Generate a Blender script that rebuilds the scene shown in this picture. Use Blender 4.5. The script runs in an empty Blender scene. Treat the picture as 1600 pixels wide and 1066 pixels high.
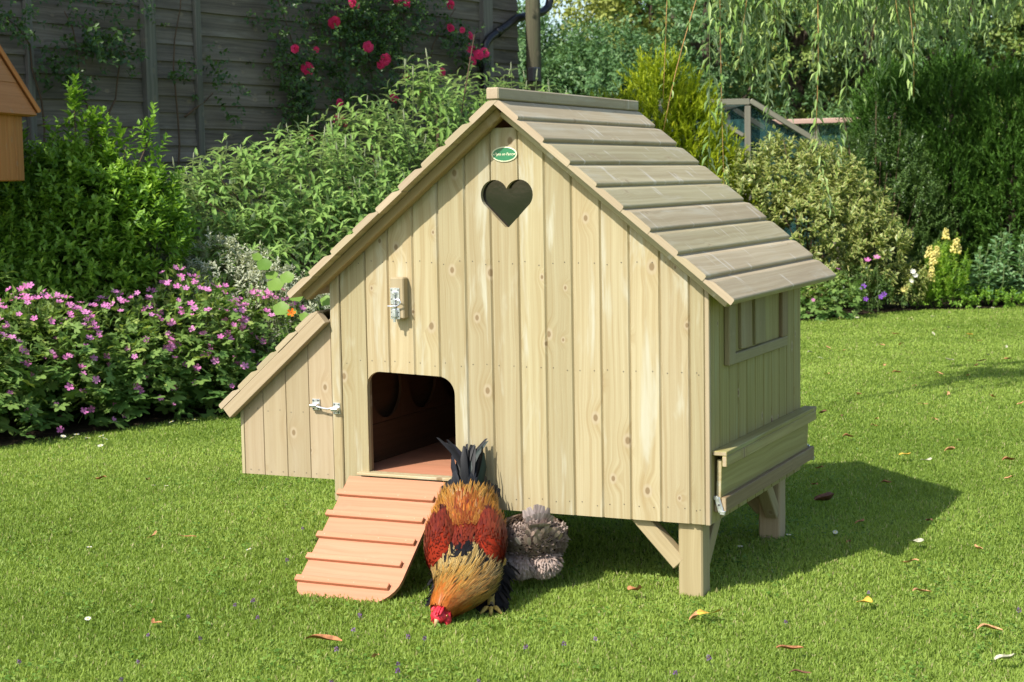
import bpy, math, random
import numpy as np
from mathutils import Vector, Matrix, geometry

# ------------------------------------------------------------------ camera, sky, sun, exposure
scene = bpy.context.scene
COL = scene.collection
cam_data = bpy.data.cameras.new("camera")
cam = bpy.data.objects.new("camera", cam_data)
COL.objects.link(cam)
cam_data.sensor_width = 36.0
cam_data.lens = 58.97
cam_data.dof.use_dof = True
cam_data.dof.focus_distance = 5.4
cam_data.dof.aperture_fstop = 9.0
cam_data.clip_start = 0.05
cam_data.clip_end = 2000.0
_r = Vector((0.9073, 0.4202, -0.0175)).normalized()
_f = Vector((-0.4194, 0.9027, -0.0966)).normalized()
_u = _r.cross(_f).normalized()
_r = _f.cross(_u).normalized()
cam.matrix_world = Matrix((( _r.x, _u.x, -_f.x, 2.2009), (_r.y, _u.y, -_f.y, -4.7248), (_r.z, _u.z, -_f.z, 1.2476), (0, 0, 0, 1)))
scene.camera = cam

SUN_DIR = Vector((0.33, 0.94, -1.0)).normalized()          # the way the light travels
world = bpy.data.worlds.new("World")
scene.world = world
world.use_nodes = True
wn = world.node_tree
sky = wn.nodes.new("ShaderNodeTexSky")
sky.sky_type = 'NISHITA'
sky.sun_disc = False
sky.sun_elevation = math.radians(45.1)
sky.sun_rotation = math.radians(180 + 19.3)                # sun stands over (-0.33, -0.94)
sky.air_density = 1.0
sky.dust_density = 1.6
sky.ozone_density = 1.0
wn.nodes["Background"].inputs[1].default_value = 0.15
wn.links.new(sky.outputs[0], wn.nodes["Background"].inputs[0])
sd = bpy.data.lights.new("sun", 'SUN')
sd.energy = 4.3
sd.angle = math.radians(0.53)
sd.color = (1.0, 0.955, 0.88)
sun = bpy.data.objects.new("sun", sd)
COL.objects.link(sun)
sun.rotation_euler = SUN_DIR.to_track_quat('-Z', 'Y').to_euler()
scene.view_settings.view_transform = 'Standard'
scene.view_settings.look = 'None'
scene.view_settings.gamma = 1.0
scene.view_settings.exposure = 0.6
scene.cycles.max_bounces = 6
scene.cycles.diffuse_bounces = 3
scene.cycles.glossy_bounces = 3
scene.cycles.transmission_bounces = 4
scene.cycles.transparent_max_bounces = 4

R = np.random.RandomState(11)
random.seed(5)

# ------------------------------------------------------------------ helpers
def tag(o, label=None, cat=None, group=None, kind=None):
    if label: o["label"] = label
    if cat: o["category"] = cat
    if group: o["group"] = group
    if kind: o["kind"] = kind
    return o

def empty(name, loc, label, cat, group=None):
    o = bpy.data.objects.new(name, None)
    o.empty_display_size = 0.1
    COL.objects.link(o)
    o.location = loc
    return tag(o, label, cat, group)

def link_mesh(name, me, parent=None):
    o = bpy.data.objects.new(name, me)
    COL.objects.link(o)
    if parent is not None:
        o.parent = parent
        # every vertex is written in world space, so take the parents' offset back out
        off = Vector((0, 0, 0)); p = parent
        while p is not None:
            off += p.location; p = p.parent
        o.location = -off
    return o

def np_mesh(name, v, faces_flat, nper, mats, parent=None, attrs=None, smooth=True, midx=None):
    """mesh from numpy: v (n,3), faces_flat (f*nper) with all faces of nper corners, or a list of (flat, nper) blocks"""
    me = bpy.data.meshes.new(name)
    blocks = faces_flat if isinstance(faces_flat, list) else [(faces_flat, nper)]
    loops = np.concatenate([b[0].ravel() for b in blocks]).astype(np.int32)
    tot = np.concatenate([np.full(b[0].size // b[1], b[1], np.int32) for b in blocks])
    start = np.concatenate([[0], np.cumsum(tot)[:-1]]).astype(np.int32)
    me.vertices.add(len(v)); me.vertices.foreach_set("co", np.ascontiguousarray(v, np.float32).ravel())
    me.loops.add(len(loops)); me.loops.foreach_set("vertex_index", loops)
    me.polygons.add(len(tot)); me.polygons.foreach_set("loop_start", start)
    if smooth: me.polygons.foreach_set("use_smooth", np.ones(len(tot), bool))
    for m in (mats if isinstance(mats, (list, tuple)) else [mats]): me.materials.append(m)
    if midx is not None: me.polygons.foreach_set("material_index", np.asarray(midx, np.int32))
    for k, a in (attrs or {}).items():
        a = np.ascontiguousarray(a, np.float32)
        if a.ndim == 1:
            me.attributes.new(k, 'FLOAT', 'POINT').data.foreach_set("value", a)
        elif k == "Col":
            c = np.ones((len(a), 4), np.float32); c[:, :3] = a
            me.attributes.new(k, 'FLOAT_COLOR', 'POINT').data.foreach_set("color", c.ravel())
        else:
            me.attributes.new(k, 'FLOAT_VECTOR', 'POINT').data.foreach_set("vector", a.ravel())
    me.update(calc_edges=True)
    me.validate()
    return link_mesh(name, me, parent)

class MB:
    """collects pieces of ONE mesh; gp is the position in the grain of each piece of wood"""
    def __init__(s):
        s.v, s.f, s.m, s.gp, s.rnd = [], [], [], [], []
    def add(s, verts, faces, mat=0, gp=None, rnd=None):
        b = len(s.v)
        rnd = random.random() if rnd is None else rnd
        if gp is None:
            gp = verts
        s.v += [tuple(p) for p in verts]; s.gp += [tuple(g) for g in gp]; s.rnd += [rnd] * len(verts)
        for f in faces:
            s.f.append([b + i for i in f]); s.m.append(mat)
    def obox(s, c, ax, half, ch=0.002, mat=0, grain=0, endmat=None):
        """chamfered box: centre, three unit axes, half sizes; grain = index of the axis the grain runs along"""
        c = Vector(c); ax = [Vector(a).normalized() for a in ax]
        ch = min(ch, min(half) * 0.6)
        vs, loc, idx = [], [], {}
        for sx in (-1, 1):
            for sy in (-1, 1):
                for sz in (-1, 1):
                    sg = (sx, sy, sz)
                    for k in range(3):
                        p = [sg[j] * (half[j] - (0 if j == k else ch)) for j in range(3)]
                        idx[(sg, k)] = len(vs); loc.append(p)
                        vs.append(c + ax[0] * p[0] + ax[1] * p[1] + ax[2] * p[2])
        fs, fm = [], []
        for k in range(3):
            a, b = [(1, 2), (0, 2), (0, 1)][k]
            for sk in (-1, 1):
                q = []
                for (sa, sb) in ((-1, -1), (1, -1), (1, 1), (-1, 1)):
                    sg = [0, 0, 0]; sg[k] = sk; sg[a] = sa; sg[b] = sb
                    q.append(idx[(tuple(sg), k)])
                fs.append(q); fm.append(endmat if (endmat is not None and k == grain) else mat)
            for sa in (-1, 1):
                for sb in (-1, 1):
                    q = []
                    for (sk, w) in ((-1, a), (1, a), (1, b), (-1, b)):
                        sg = [0, 0, 0]; sg[k] = sk; sg[a] = sa; sg[b] = sb
                        q.append(idx[(tuple(sg), w)])
                    fs.append(q); fm.append(mat)
        for sx in (-1, 1):
            for sy in (-1, 1):
                for sz in (-1, 1):
                    fs.append([idx[((sx, sy, sz), k)] for k in range(3)]); fm.append(mat)
        off = (random.random() * 40, random.random() * 40, random.random() * 40)
        o1, o2 = [j for j in range(3) if j != grain]
        gp = [(p[grain] + off[0], p[o1] + off[1], p[o2] + off[2]) for p in loc]
        b0 = len(s.v); rnd = random.random()
        s.v += [tuple(p) for p in vs]; s.gp += gp; s.rnd += [rnd] * len(vs)
        for q, m in zip(fs, fm):
            s.f.append([b0 + i for i in q]); s.m.append(m)
    def box(s, x0, x1, y0, y1, z0, z1, ch=0.002, mat=0, grain=0, endmat=None):
        s.obox(((x0 + x1) / 2, (y0 + y1) / 2, (z0 + z1) / 2), ((1, 0, 0), (0, 1, 0), (0, 0, 1)),
               ((x1 - x0) / 2, (y1 - y0) / 2, (z1 - z0) / 2), ch, mat, grain, endmat)
    def bar(s, p, q, side, w, h, ch=0.002, mat=0, endmat=None):
        """wooden bar from p to q; side = rough direction of its width"""
        p, q = Vector(p), Vector(q); d = (q - p); L = d.length; d.normalize()
        n = d.cross(Vector(side)).normalized(); sd_ = n.cross(d).normalized()
        s.obox((p + q) / 2, (d, sd_, n), (L / 2, w / 2, h / 2), ch, mat, 0, endmat)
    def tube(s, pts, rad, n=10, mat=0, cap=True):
        pts = [Vector(p) for p in pts]
        rads = rad if isinstance(rad, (list, tuple)) else [rad] * len(pts)
        vs, fs, gp = [], [], []
        off = random.random() * 30; run = 0.0
        t0 = (pts[1] - pts[0]).normalized()
        ref = Vector((0, 0, 1)) if abs(t0.z) < 0.9 else Vector((1, 0, 0))
        a = t0.cross(ref).normalized()
        for i, p in enumerate(pts):
            if i: run += (p - pts[i - 1]).length
            t = (pts[min(i + 1, len(pts) - 1)] - pts[max(i - 1, 0)]).normalized()
            a = (a - t * a.dot(t)).normalized(); b = t.cross(a)
            for k in range(n):
                th = 2 * math.pi * k / n
                vs.append(p + (a * math.cos(th) + b * math.sin(th)) * rads[i])
                gp.append((run + off, rads[i] * math.cos(th) + off, rads[i] * math.sin(th)))
        for i in range(len(pts) - 1):
            for k in range(n):
                fs.append((i * n + k, i * n + (k + 1) % n, (i + 1) * n + (k + 1) % n, (i + 1) * n + k))
        if cap:
            fs.append(tuple(range(n - 1, -1, -1))); fs.append(tuple((len(pts) - 1) * n + k for k in range(n)))
        s.add(vs, fs, mat, gp)
    def disc(s, c, nrm, r, n=6, mat=0):
        c, nrm = Vector(c), Vector(nrm).normalized()
        a = nrm.cross(Vector((0.3, 0.5, 0.81))).normalized(); b = nrm.cross(a)
        s.add([c + (a * math.cos(2 * math.pi * k / n) + b * math.sin(2 * math.pi * k / n)) * r for k in range(n)], [tuple(range(n))], mat)
    def build(s, name, mats, parent=None, smooth=False):
        me = bpy.data.meshes.new(name)
        me.from_pydata(s.v, [], s.f)
        for m in (mats if isinstance(mats, (list, tuple)) else [mats]): me.materials.append(m)
        me.polygons.foreach_set("material_index", np.array(s.m, np.int32))
        if smooth: me.polygons.foreach_set("use_smooth", np.ones(len(s.f), bool))
        me.attributes.new("gp", 'FLOAT_VECTOR', 'POINT').data.foreach_set("vector", np.array(s.gp, np.float32).ravel())
        me.attributes.new("rnd", 'FLOAT', 'POINT').data.foreach_set("value", np.array(s.rnd, np.float32))
        me.update(calc_edges=True); me.validate()
        return link_mesh(name, me, parent)

def in_poly(pt, poly):
    x, y = pt; c = False; j = len(poly) - 1
    for i in range(len(poly)):
        xi, yi = poly[i]; xj, yj = poly[j]
        if (yi > y) != (yj > y) and x < (xj - xi) * (y - yi) / (yj - yi) + xi: c = not c
        j = i
    return c

def clip_strip(poly, a, b):
    for lim, sgn in ((a, 1), (b, -1)):
        out = []
        for i in range(len(poly)):
            p, q = poly[i], poly[(i + 1) % len(poly)]
            dp, dq = sgn * (p[0] - lim), sgn * (q[0] - lim)
            if dp >= 0: out.append(p)
            if (dp > 0 and dq < 0) or (dp < 0 and dq > 0):
                t = dp / (dp - dq); out.append((lim, p[1] + (q[1] - p[1]) * t))
        poly = out
        if len(poly) < 3: return []
    return poly

def board_panel(mb, outline, edges, holes, mapf, thick, groove=0.004, gd=0.005, mat=0, nailmat=None, nail_rows=()):
    """upright boards edge to edge with V grooves: outline is a convex polygon in (s, t), holes are polygons"""
    for i in range(len(edges) - 1):
        a, b = edges[i], edges[i + 1]
        poly = clip_strip(list(outline), a, b)
        if len(poly) < 3: continue
        vs = [Vector(p) for p in poly]; es = [(k, (k + 1) % len(poly)) for k in range(len(poly))]
        lo, hi = min(p[1] for p in poly) - 0.1, max(p[1] for p in poly) + 0.1
        for sline in (a + groove, b - groove):
            n0 = len(vs)
            # the groove line, cut to the outline
            ys = []
            for k in range(len(poly)):
                p, q = poly[k], poly[(k + 1) % len(poly)]
                if (p[0] - sline) * (q[0] - sline) < 0:
                    ys.append(p[1] + (q[1] - p[1]) * (sline - p[0]) / (q[0] - p[0]))
            if len(ys) == 2:
                vs += [Vector((sline, ys[0])), Vector((sline, ys[1]))]; es.append((n0, n0 + 1))
        for h in holes:
            if max(p[0] for p in h) < a or min(p[0] for p in h) > b: continue
            n0 = len(vs); vs += [Vector(p) for p in h]; es += [(n0 + k, n0 + (k + 1) % len(h)) for k in range(len(h))]
        ov, oe, of, *_ = geometry.delaunay_2d_cdt(vs, es, [], 0, 1e-6)
        tris = []
        for f in of:
            c = (sum(ov[k][0] for k in f) / len(f), sum(ov[k][1] for k in f) / len(f))
            if c[0] < a or c[0] > b or not in_poly(c, poly) or any(in_poly(c, h) for h in holes): continue
            tris.append(tuple(f))
        if not tris: continue
        used = sorted({k for f in tris for k in f}); re = {k: n for n, k in enumerate(used)}
        off = (random.random() * 50, random.random() * 50)
        front, back, gp = [], [], []
        for k in used:
            s_, t_ = ov[k]
            d = gd if (abs(s_ - a) < 1e-5 or abs(s_ - b) < 1e-5) else 0.0
            front.append(mapf(s_, t_, d)); back.append(mapf(s_, t_, thick)); gp.append((t_ + off[0], s_ - a + off[1], 0.0))
        n = len(used); fs = []
        cnt = {}
        for f in tris:
            g = [re[k] for k in f]; fs.append(tuple(g)); fs.append(tuple(n + k for k in reversed(g)))
            for k in range(len(g)):
                e = (g[k], g[(k + 1) % len(g)]); cnt[tuple(sorted(e))] = cnt.get(tuple(sorted(e)), []) + [e]
        for e in cnt.values():
            if len(e) == 1:
                p, q = e[0]; fs.append((q, p, n + p, n + q))
        mb.add(front + back, fs, mat, gp + [(g[0], g[1], thick) for g in gp])
        if nailmat is not None:
            for row in nail_rows:
                for sx in (a + 0.022, b - 0.022):
                    sx += random.uniform(-0.004, 0.004); tz = row + random.uniform(-0.006, 0.006)
                    if in_poly((sx, tz), poly) and not any(in_poly((sx, tz), h) for h in holes):
                        c0 = Vector(mapf(sx, tz, -0.0008)); n_ = c0 - Vector(mapf(sx, tz, 0.1))
                        mb.disc(c0, n_, 0.0019, 6, nailmat)

# ------------------------------------------------------------------ materials
class NT:
    def __init__(s, name):
        s.mat = bpy.data.materials.new(name); s.mat.use_nodes = True
        s.t = s.mat.node_tree; s.t.nodes.clear()
        s.out = s.n("ShaderNodeOutputMaterial")
    def n(s, kind, **kw):
        x = s.t.nodes.new(kind)
        for k, v in kw.items(): setattr(x, k, v)
        return x
    def put(s, sock, val):
        if hasattr(val, "is_output"): s.t.links.new(val, sock)
        elif isinstance(val, (tuple, list)) and len(val) == 3 and sock.type == 'RGBA': sock.default_value = (*val, 1)
        else: sock.default_value = val
    def attr(s, name, out="Fac"): return s.n("ShaderNodeAttribute", attribute_name=name).outputs[out]
    def math(s, op, a, b=0.0, c=None):
        x = s.n("ShaderNodeMath", operation=op); s.put(x.inputs[0], a); s.put(x.inputs[1], b)
        if c is not None: s.put(x.inputs[2], c)
        return x.outputs[0]
    def vmul(s, a, b):
        x = s.n("ShaderNodeVectorMath", operation='MULTIPLY'); s.put(x.inputs[0], a); s.put(x.inputs[1], b); return x.outputs[0]
    def vadd(s, a, b):
        x = s.n("ShaderNodeVectorMath", operation='ADD'); s.put(x.inputs[0], a); s.put(x.inputs[1], b); return x.outputs[0]
    def noise(s, vec, scale=1.0, detail=3.0, rough=0.55, dist=0.0, out="Fac"):
        x = s.n("ShaderNodeTexNoise"); s.put(x.inputs["Vector"], vec); x.inputs["Scale"].default_value = scale
        x.inputs["Detail"].default_value = detail; x.inputs["Roughness"].default_value = rough; x.inputs["Distortion"].default_value = dist
        return x.outputs[out]
    def ss(s, v, a, b, lo=0.0, hi=1.0):
        x = s.n("ShaderNodeMapRange", interpolation_type='SMOOTHSTEP'); s.put(x.inputs[0], v)
        for k, q in zip((1, 2, 3, 4), (a, b, lo, hi)): x.inputs[k].default_value = q
        return x.outputs[0]
    def mix(s, fac, a, b, mode='MIX'):
        x = s.n("ShaderNodeMix", data_type='RGBA', blend_type=mode); s.put(x.inputs[0], fac); s.put(x.inputs[6], a); s.put(x.inputs[7], b); return x.outputs[2]
    def principled(s, base, rough=0.6, spec=0.3, metal=0.0, bump=None, bstr=0.3, bdist=0.002, **kw):
        p = s.n("ShaderNodeBsdfPrincipled"); s.put(p.inputs["Base Color"], base); s.put(p.inputs["Roughness"], rough)
        s.put(p.inputs["Specular IOR Level"], spec); p.inputs["Metallic"].default_value = metal
        for k, v in kw.items(): s.put(p.inputs[k], v)
        if bump is not None:
            b = s.n("ShaderNodeBump"); b.inputs["Strength"].default_value = bstr; b.inputs["Distance"].default_value = bdist
            s.put(b.inputs["Height"], bump); s.t.links.new(b.outputs[0], p.inputs["Normal"])
        return p.outputs[0]
    def done(s, sh):
        s.t.links.new(sh, s.out.inputs[0]); return s.mat

def wood(name, light, dark, tint=(0.9, 0.97, 0.86), knot=(0.20, 0.135, 0.065), knots=1.0, wash=0.35, washc=(0.62, 0.62, 0.47), rough=0.62,
         grain=1.0, dirt=0.0, dirtc=(0.09, 0.085, 0.06), vary=0.16, scuff=0.0):
    t = NT(name)
    gp, rnd = t.attr("gp", "Vector"), t.attr("rnd")
    # knots: cells of about 14 cm, some of which hold a knot; the grain bends round it
    vo = t.n("ShaderNodeTexVoronoi", voronoi_dimensions='2D'); t.put(vo.inputs["Vector"], t.vmul(gp, (5.6, 8.0, 0))); vo.inputs["Scale"].default_value = 1.0
    sep = t.n("ShaderNodeSeparateColor"); t.t.links.new(vo.outputs["Color"], sep.inputs[0])
    has = t.math('GREATER_THAN', sep.outputs[0], 0.48)
    size = t.math('MULTIPLY_ADD', sep.outputs[1], 0.9, 0.55)
    dist = t.math('DIVIDE', vo.outputs["Distance"], size)
    halo = t.math('MULTIPLY', t.ss(dist, 0.34, 0.04), has)
    warp = t.n("ShaderNodeCombineXYZ"); t.put(warp.inputs[1], t.math('MULTIPLY', halo, 0.02 * knots))
    g2 = t.vadd(gp, warp.outputs[0])
    wob = t.noise(t.vmul(gp, (2.2, 5, 5)), 1.0, 2)
    wc = t.n("ShaderNodeCombineXYZ"); t.put(wc.inputs[1], t.math('MULTIPLY', wob, 0.035))
    g3 = t.vadd(g2, wc.outputs[0])
    fine = t.noise(t.vmul(g3, (3.0, 260, 260)), 1.0, 3, 0.6)
    band = t.noise(t.vmul(g3, (0.9, 62, 62)), 1.0, 3, 0.55)
    g = t.math('ADD', t.math('MULTIPLY', fine, 0.35), t.math('MULTIPLY', band, 0.65))
    col = t.mix(t.ss(g, 0.5 - 0.22 / grain, 0.5 + 0.22 / grain), dark, light)
    # per-board tone
    col = t.mix(t.math('MULTIPLY', rnd, 0.8), col, t.mix(1.0, col, tint, 'MULTIPLY'))
    rn2 = t.n("ShaderNodeTexWhiteNoise", noise_dimensions='1D'); t.put(rn2.inputs["W"], t.math('MULTIPLY', rnd, 91.7))
    bri = t.math('MULTIPLY_ADD', rn2.outputs["Value"], vary, 1.0 - vary * 0.6)
    cb = t.n("ShaderNodeCombineColor")
    for k in range(3): t.put(cb.inputs[k], bri)
    col = t.mix(1.0, col, cb.outputs[0], 'MULTIPLY')
    # pale greenish salt bloom of the pressure treatment, in long streaks
    wz = t.noise(t.vmul(gp, (2.4, 16, 16)), 1.0, 4, 0.6, 0.4)
    col = t.mix(t.math('MULTIPLY', t.ss(wz, 0.53, 0.72), wash), col, washc)
    if knots > 0:
        core = t.math('MULTIPLY', t.ss(dist, 0.060, 0.034), has)
        ring = t.math('MULTIPLY', t.ss(dist, 0.115, 0.070), has)
        col = t.mix(t.math('MULTIPLY', halo, 0.22 * knots), col, t.mix(1.0, col, (0.80, 0.66, 0.45), 'MULTIPLY'))
        col = t.mix(t.math('MULTIPLY', ring, 0.5 * knots), col, (0.44, 0.36, 0.25))
        col = t.mix(t.math('MULTIPLY', core, 0.85 * knots), col, knot)
    if scuff > 0:
        sz = t.noise(t.vmul(gp, (22, 3.2, 3)), 1.0, 3, 0.6, 1.2)
        s2 = t.noise(t.vmul(gp, (5, 9, 3)), 1.0, 2)
        m = t.math('MULTIPLY', t.ss(sz, 0.585, 0.66), t.ss(s2, 0.47, 0.60))
        col = t.mix(t.math('MULTIPLY', m, scuff), col, (0.62, 0.58, 0.48))
    if dirt > 0:
        dz = t.noise(t.vmul(gp, (1.6, 7, 7)), 1.0, 5, 0.65)
        col = t.mix(t.math('MULTIPLY', t.ss(dz, 0.45, 0.75), dirt), col, dirtc)
    hgt = t.math('ADD', t.math('MULTIPLY', fine, 0.6), t.math('MULTIPLY', band, 0.6))
    return t.done(t.principled(col, rough, 0.25, bump=hgt, bstr=0.35, bdist=0.0012))

def plain(name, base, rough=0.5, spec=0.4, metal=0.0, nscale=40.0, nvar=0.15, bump=0.1, **kw):
    t = NT(name)
    tc = t.n("ShaderNodeTexCoord").outputs["Object"]
    nz = t.noise(tc, nscale, 4)
    lo = tuple(c * (1 - nvar) for c in base); hi = tuple(min(1, c * (1 + nvar)) for c in base)
    return t.done(t.principled(t.mix(t.ss(nz, 0.3, 0.7), lo, hi), t.ss(nz, 0.2, 0.8, rough * 0.85, min(1, rough * 1.15)), spec, metal, bump=nz, bstr=bump, **kw))

def leafmat(name, c0, c1, c2=None, trans=0.35, rough=0.45, spec=0.35, back=None, edge=None, edgew=0.5):
    """leaves: tone from the per-leaf attribute var; ed runs 0 on the midrib to 1 on the margin"""
    t = NT(name)
    v = t.attr("var")
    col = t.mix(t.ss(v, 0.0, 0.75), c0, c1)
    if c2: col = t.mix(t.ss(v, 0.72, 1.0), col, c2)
    if edge:
        col = t.mix(t.ss(t.attr("ed"), edgew, min(0.98, edgew + 0.2)), col, edge)
    if back:
        geo = t.n("ShaderNodeNewGeometry").outputs["Backfacing"]
        col = t.mix(geo, col, back)
    p = t.principled(col, rough, spec)
    tr = t.n("ShaderNodeBsdfTranslucent"); t.put(tr.inputs[0], t.mix(1.0, col, (1.0, 1.0, 0.55), 'MULTIPLY'))
    mx = t.n("ShaderNodeMixShader"); mx.inputs[0].default_value = trans
    t.t.links.new(p, mx.inputs[1]); t.t.links.new(tr.outputs[0], mx.inputs[2])
    return t.done(mx.outputs[0])

M = {}
M['front'] = wood("pale_pine_boards", (0.455, 0.38, 0.232), (0.35, 0.262, 0.135), tint=(0.93, 1.0, 0.96), wash=0.75, washc=(0.48, 0.46, 0.35), vary=0.26, grain=1.1)
M['nest'] = wood("nest_box_pine", (0.40, 0.318, 0.205), (0.335, 0.252, 0.15), tint=(0.97, 1.0, 0.93), wash=0.3, washc=(0.45, 0.38, 0.27))
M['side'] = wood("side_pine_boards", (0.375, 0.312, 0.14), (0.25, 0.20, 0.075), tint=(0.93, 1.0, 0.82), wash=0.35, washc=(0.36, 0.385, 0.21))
M['trim'] = wood("trim_pine", (0.44, 0.355, 0.22), (0.34, 0.26, 0.145), knots=0.7, wash=0.3, washc=(0.45, 0.41, 0.3))
M['roof'] = wood("weathered_roof_boards", (0.475, 0.395, 0.262), (0.345, 0.27, 0.16), tint=(0.92, 1.0, 0.86), knots=0.45, wash=0.55, washc=(0.46, 0.425, 0.315), dirt=0.30, dirtc=(0.27, 0.20, 0.125), vary=0.24, scuff=0.6)
M['endgrain'] = wood("sawn_board_end", (0.45, 0.355, 0.245), (0.38, 0.285, 0.185), knots=0, wash=0.2, washc=(0.46, 0.32, 0.24))
M['brownwood'] = wood("brown_treated_batten", (0.29, 0.21, 0.12), (0.20, 0.135, 0.07), knots=0.6, wash=0.25, washc=(0.38, 0.36, 0.22))
M['leg'] = wood("leg_pine", (0.41, 0.32, 0.19), (0.32, 0.24, 0.13), knots=0.7, wash=0.45, washc=(0.43, 0.40, 0.27))
M['ply'] = wood("orange_stained_ply", (0.55, 0.250, 0.145), (0.46, 0.195, 0.105), tint=(1.0, 0.95, 0.9), knots=0.12, wash=0.22, washc=(0.60, 0.31, 0.19), grain=1.3, vary=0.10, dirt=0.5, dirtc=(0.34, 0.175, 0.10))
M['orange'] = wood("orange_cedar_boards", (0.56, 0.25, 0.085), (0.42, 0.165, 0.045), tint=(1.0, 0.9, 0.8), knots=0.3, wash=0.1, washc=(0.6, 0.4, 0.2))
M['grey'] = wood("weathered_grey_boards", (0.215, 0.182, 0.145), (0.100, 0.083, 0.066), tint=(1.0, 0.96, 0.93), knots=0.4, wash=0.45, washc=(0.26, 0.235, 0.20), rough=0.85, dirt=0.6, dirtc=(0.05, 0.045, 0.040), vary=0.4)
M['greypost'] = wood("weathered_grey_post", (0.19, 0.172, 0.15), (0.105, 0.095, 0.083), knots=0.2, wash=0.3, washc=(0.17, 0.16, 0.15), rough=0.85, vary=0.2)
M['pole'] = wood("mossy_old_post", (0.105, 0.095, 0.058), (0.055, 0.05, 0.03), knots=0.2, wash=0.4, washc=(0.10, 0.11, 0.055), rough=0.9)
M['nail'] = plain("dull_nail_heads", (0.09, 0.075, 0.06), 0.5, 0.4, 0.5)
M['zinc'] = plain("galvanised_steel", (0.72, 0.73, 0.76), 0.34, 0.5, 0.9, nscale=90, nvar=0.12)
M['zinc_hole'] = plain("dark_screw_recess", (0.06, 0.06, 0.065), 0.6)
M['blackplastic'] = plain("black_plastic_pipe", (0.012, 0.012, 0.014), 0.32, 0.5)
M['glass'] = plain("dark_window_pane", (0.006, 0.0065, 0.005), 0.08, 0.9, nscale=14, bump=0.12)
M['plaque'] = plain("green_enamel_plaque", (0.03, 0.19, 0.085), 0.25, 0.5, nvar=0.06)
M['cream'] = plain("cream_enamel", (0.72, 0.72, 0.50), 0.4)
M['bark'] = plain("rough_bark", (0.075, 0.058, 0.042), 0.9, 0.1, nscale=22, nvar=0.45, bump=0.8)
M['stem'] = plain("green_stem", (0.10, 0.14, 0.045), 0.6, 0.2, nscale=30)
M['twig'] = plain("brown_twig", (0.10, 0.065, 0.04), 0.8, 0.2, nscale=30)
M['ytwig'] = plain("orange_willow_twig", (0.36, 0.21, 0.075), 0.6, 0.3, nscale=30)
# ------------------------------------------------------------------ the chicken house
G0 = -0.025                                       # soil level; the grass stands about 3 cm over it
coop = empty("chicken_house", (0.0, 0.5, G0), "pale timber hen house on legs with heart window, pitched roof and orange ramp", "hen house")
HW, DEP, ZB = 0.65, 1.024, 0.2046
TAN = 0.8056; SL = math.atan(TAN); CS, SN = math.cos(SL), math.sin(SL)
ZR = 1.499                                         # outer ridge line
UB = ZR - 0.020 / CS                               # underside of the roof boards on the centre line

M['rafter'] = wood('warm_brown_rafter', (0.40, 0.285, 0.155), (0.30, 0.20, 0.10), knots=0.8, wash=0.2, washc=(0.4, 0.32, 0.2))
M['shadeply'] = wood('shade_darkened_ply', (0.10, 0.05, 0.028), (0.07, 0.034, 0.018), knots=0, wash=0)  # ply colour set very dark to stand for the shade inside the house

def arc(cx, cy, r, a0, a1, n=7):
    return [(cx + r * math.cos(math.radians(a0 + (a1 - a0) * k / n)), cy + r * math.sin(math.radians(a0 + (a1 - a0) * k / n))) for k in range(n + 1)]

door = [(-0.518, 0.299)] + [(-0.198, 0.299)] + arc(-0.198 - 0.058, 0.622 - 0.058, 0.058, 0, 90) + arc(-0.518 + 0.048, 0.630 - 0.048, 0.048, 90, 180)
def heart_pts(cx, zt, w, h, n=16):
    # two round lobes and straight flanks, as sawn
    r = w * 0.262; lx = w / 2 - r; cy = zt - r
    right = arc(cx + lx, cy, r, 156, -38, n)
    tip = (cx, zt - h)
    left = [(2 * cx - x, y) for x, y in reversed(right)]
    return right + [(cx + 0.006, zt - h + 0.002), (cx - 0.006, zt - h + 0.002)] + left
heart = heart_pts(-0.004, 1.2435, 0.178, 0.149)

front_edges = [-0.614, -0.5162, -0.4305, -0.3385, -0.2475, -0.1500, -0.0600, 0.0345, 0.1235, 0.2125, 0.3065, 0.3985, 0.4955, 0.5880, 0.6360]
gable = lambda x: UB - TAN * abs(x) + 0.004
ZT = 1.403
xt = (UB + 0.004 - ZT) / TAN
mb = MB()
outl = [(-0.614, ZB), (0.636, ZB), (0.636, gable(0.636)), (xt, ZT), (-xt, ZT), (-0.614, gable(0.614))]
board_panel(mb, outl, front_edges, [door, heart], lambda s, t, d: (s, d, t), 0.017, nailmat=1, nail_rows=(0.245, 0.985, 0.66), groove=0.005, gd=0.0065)
mb.build("front_wall", [M['front'], M['nail']], coop)
mb = MB()                                          # corner boards
mb.box(-0.650, -0.6142, -0.003, 0.030, ZB - 0.012, gable(0.65) + 0.01, 0.003, 0, 2)
mb.build("corner_post", [M['front'], M['endgrain']], coop)
mb = MB()
mb.box(0.6362, 0.650, -0.004, 0.012, ZB - 0.002, gable(0.65), 0.002, 1, 2)
mb.build("corner_post", [M['front'], M['endgrain']], coop)

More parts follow.
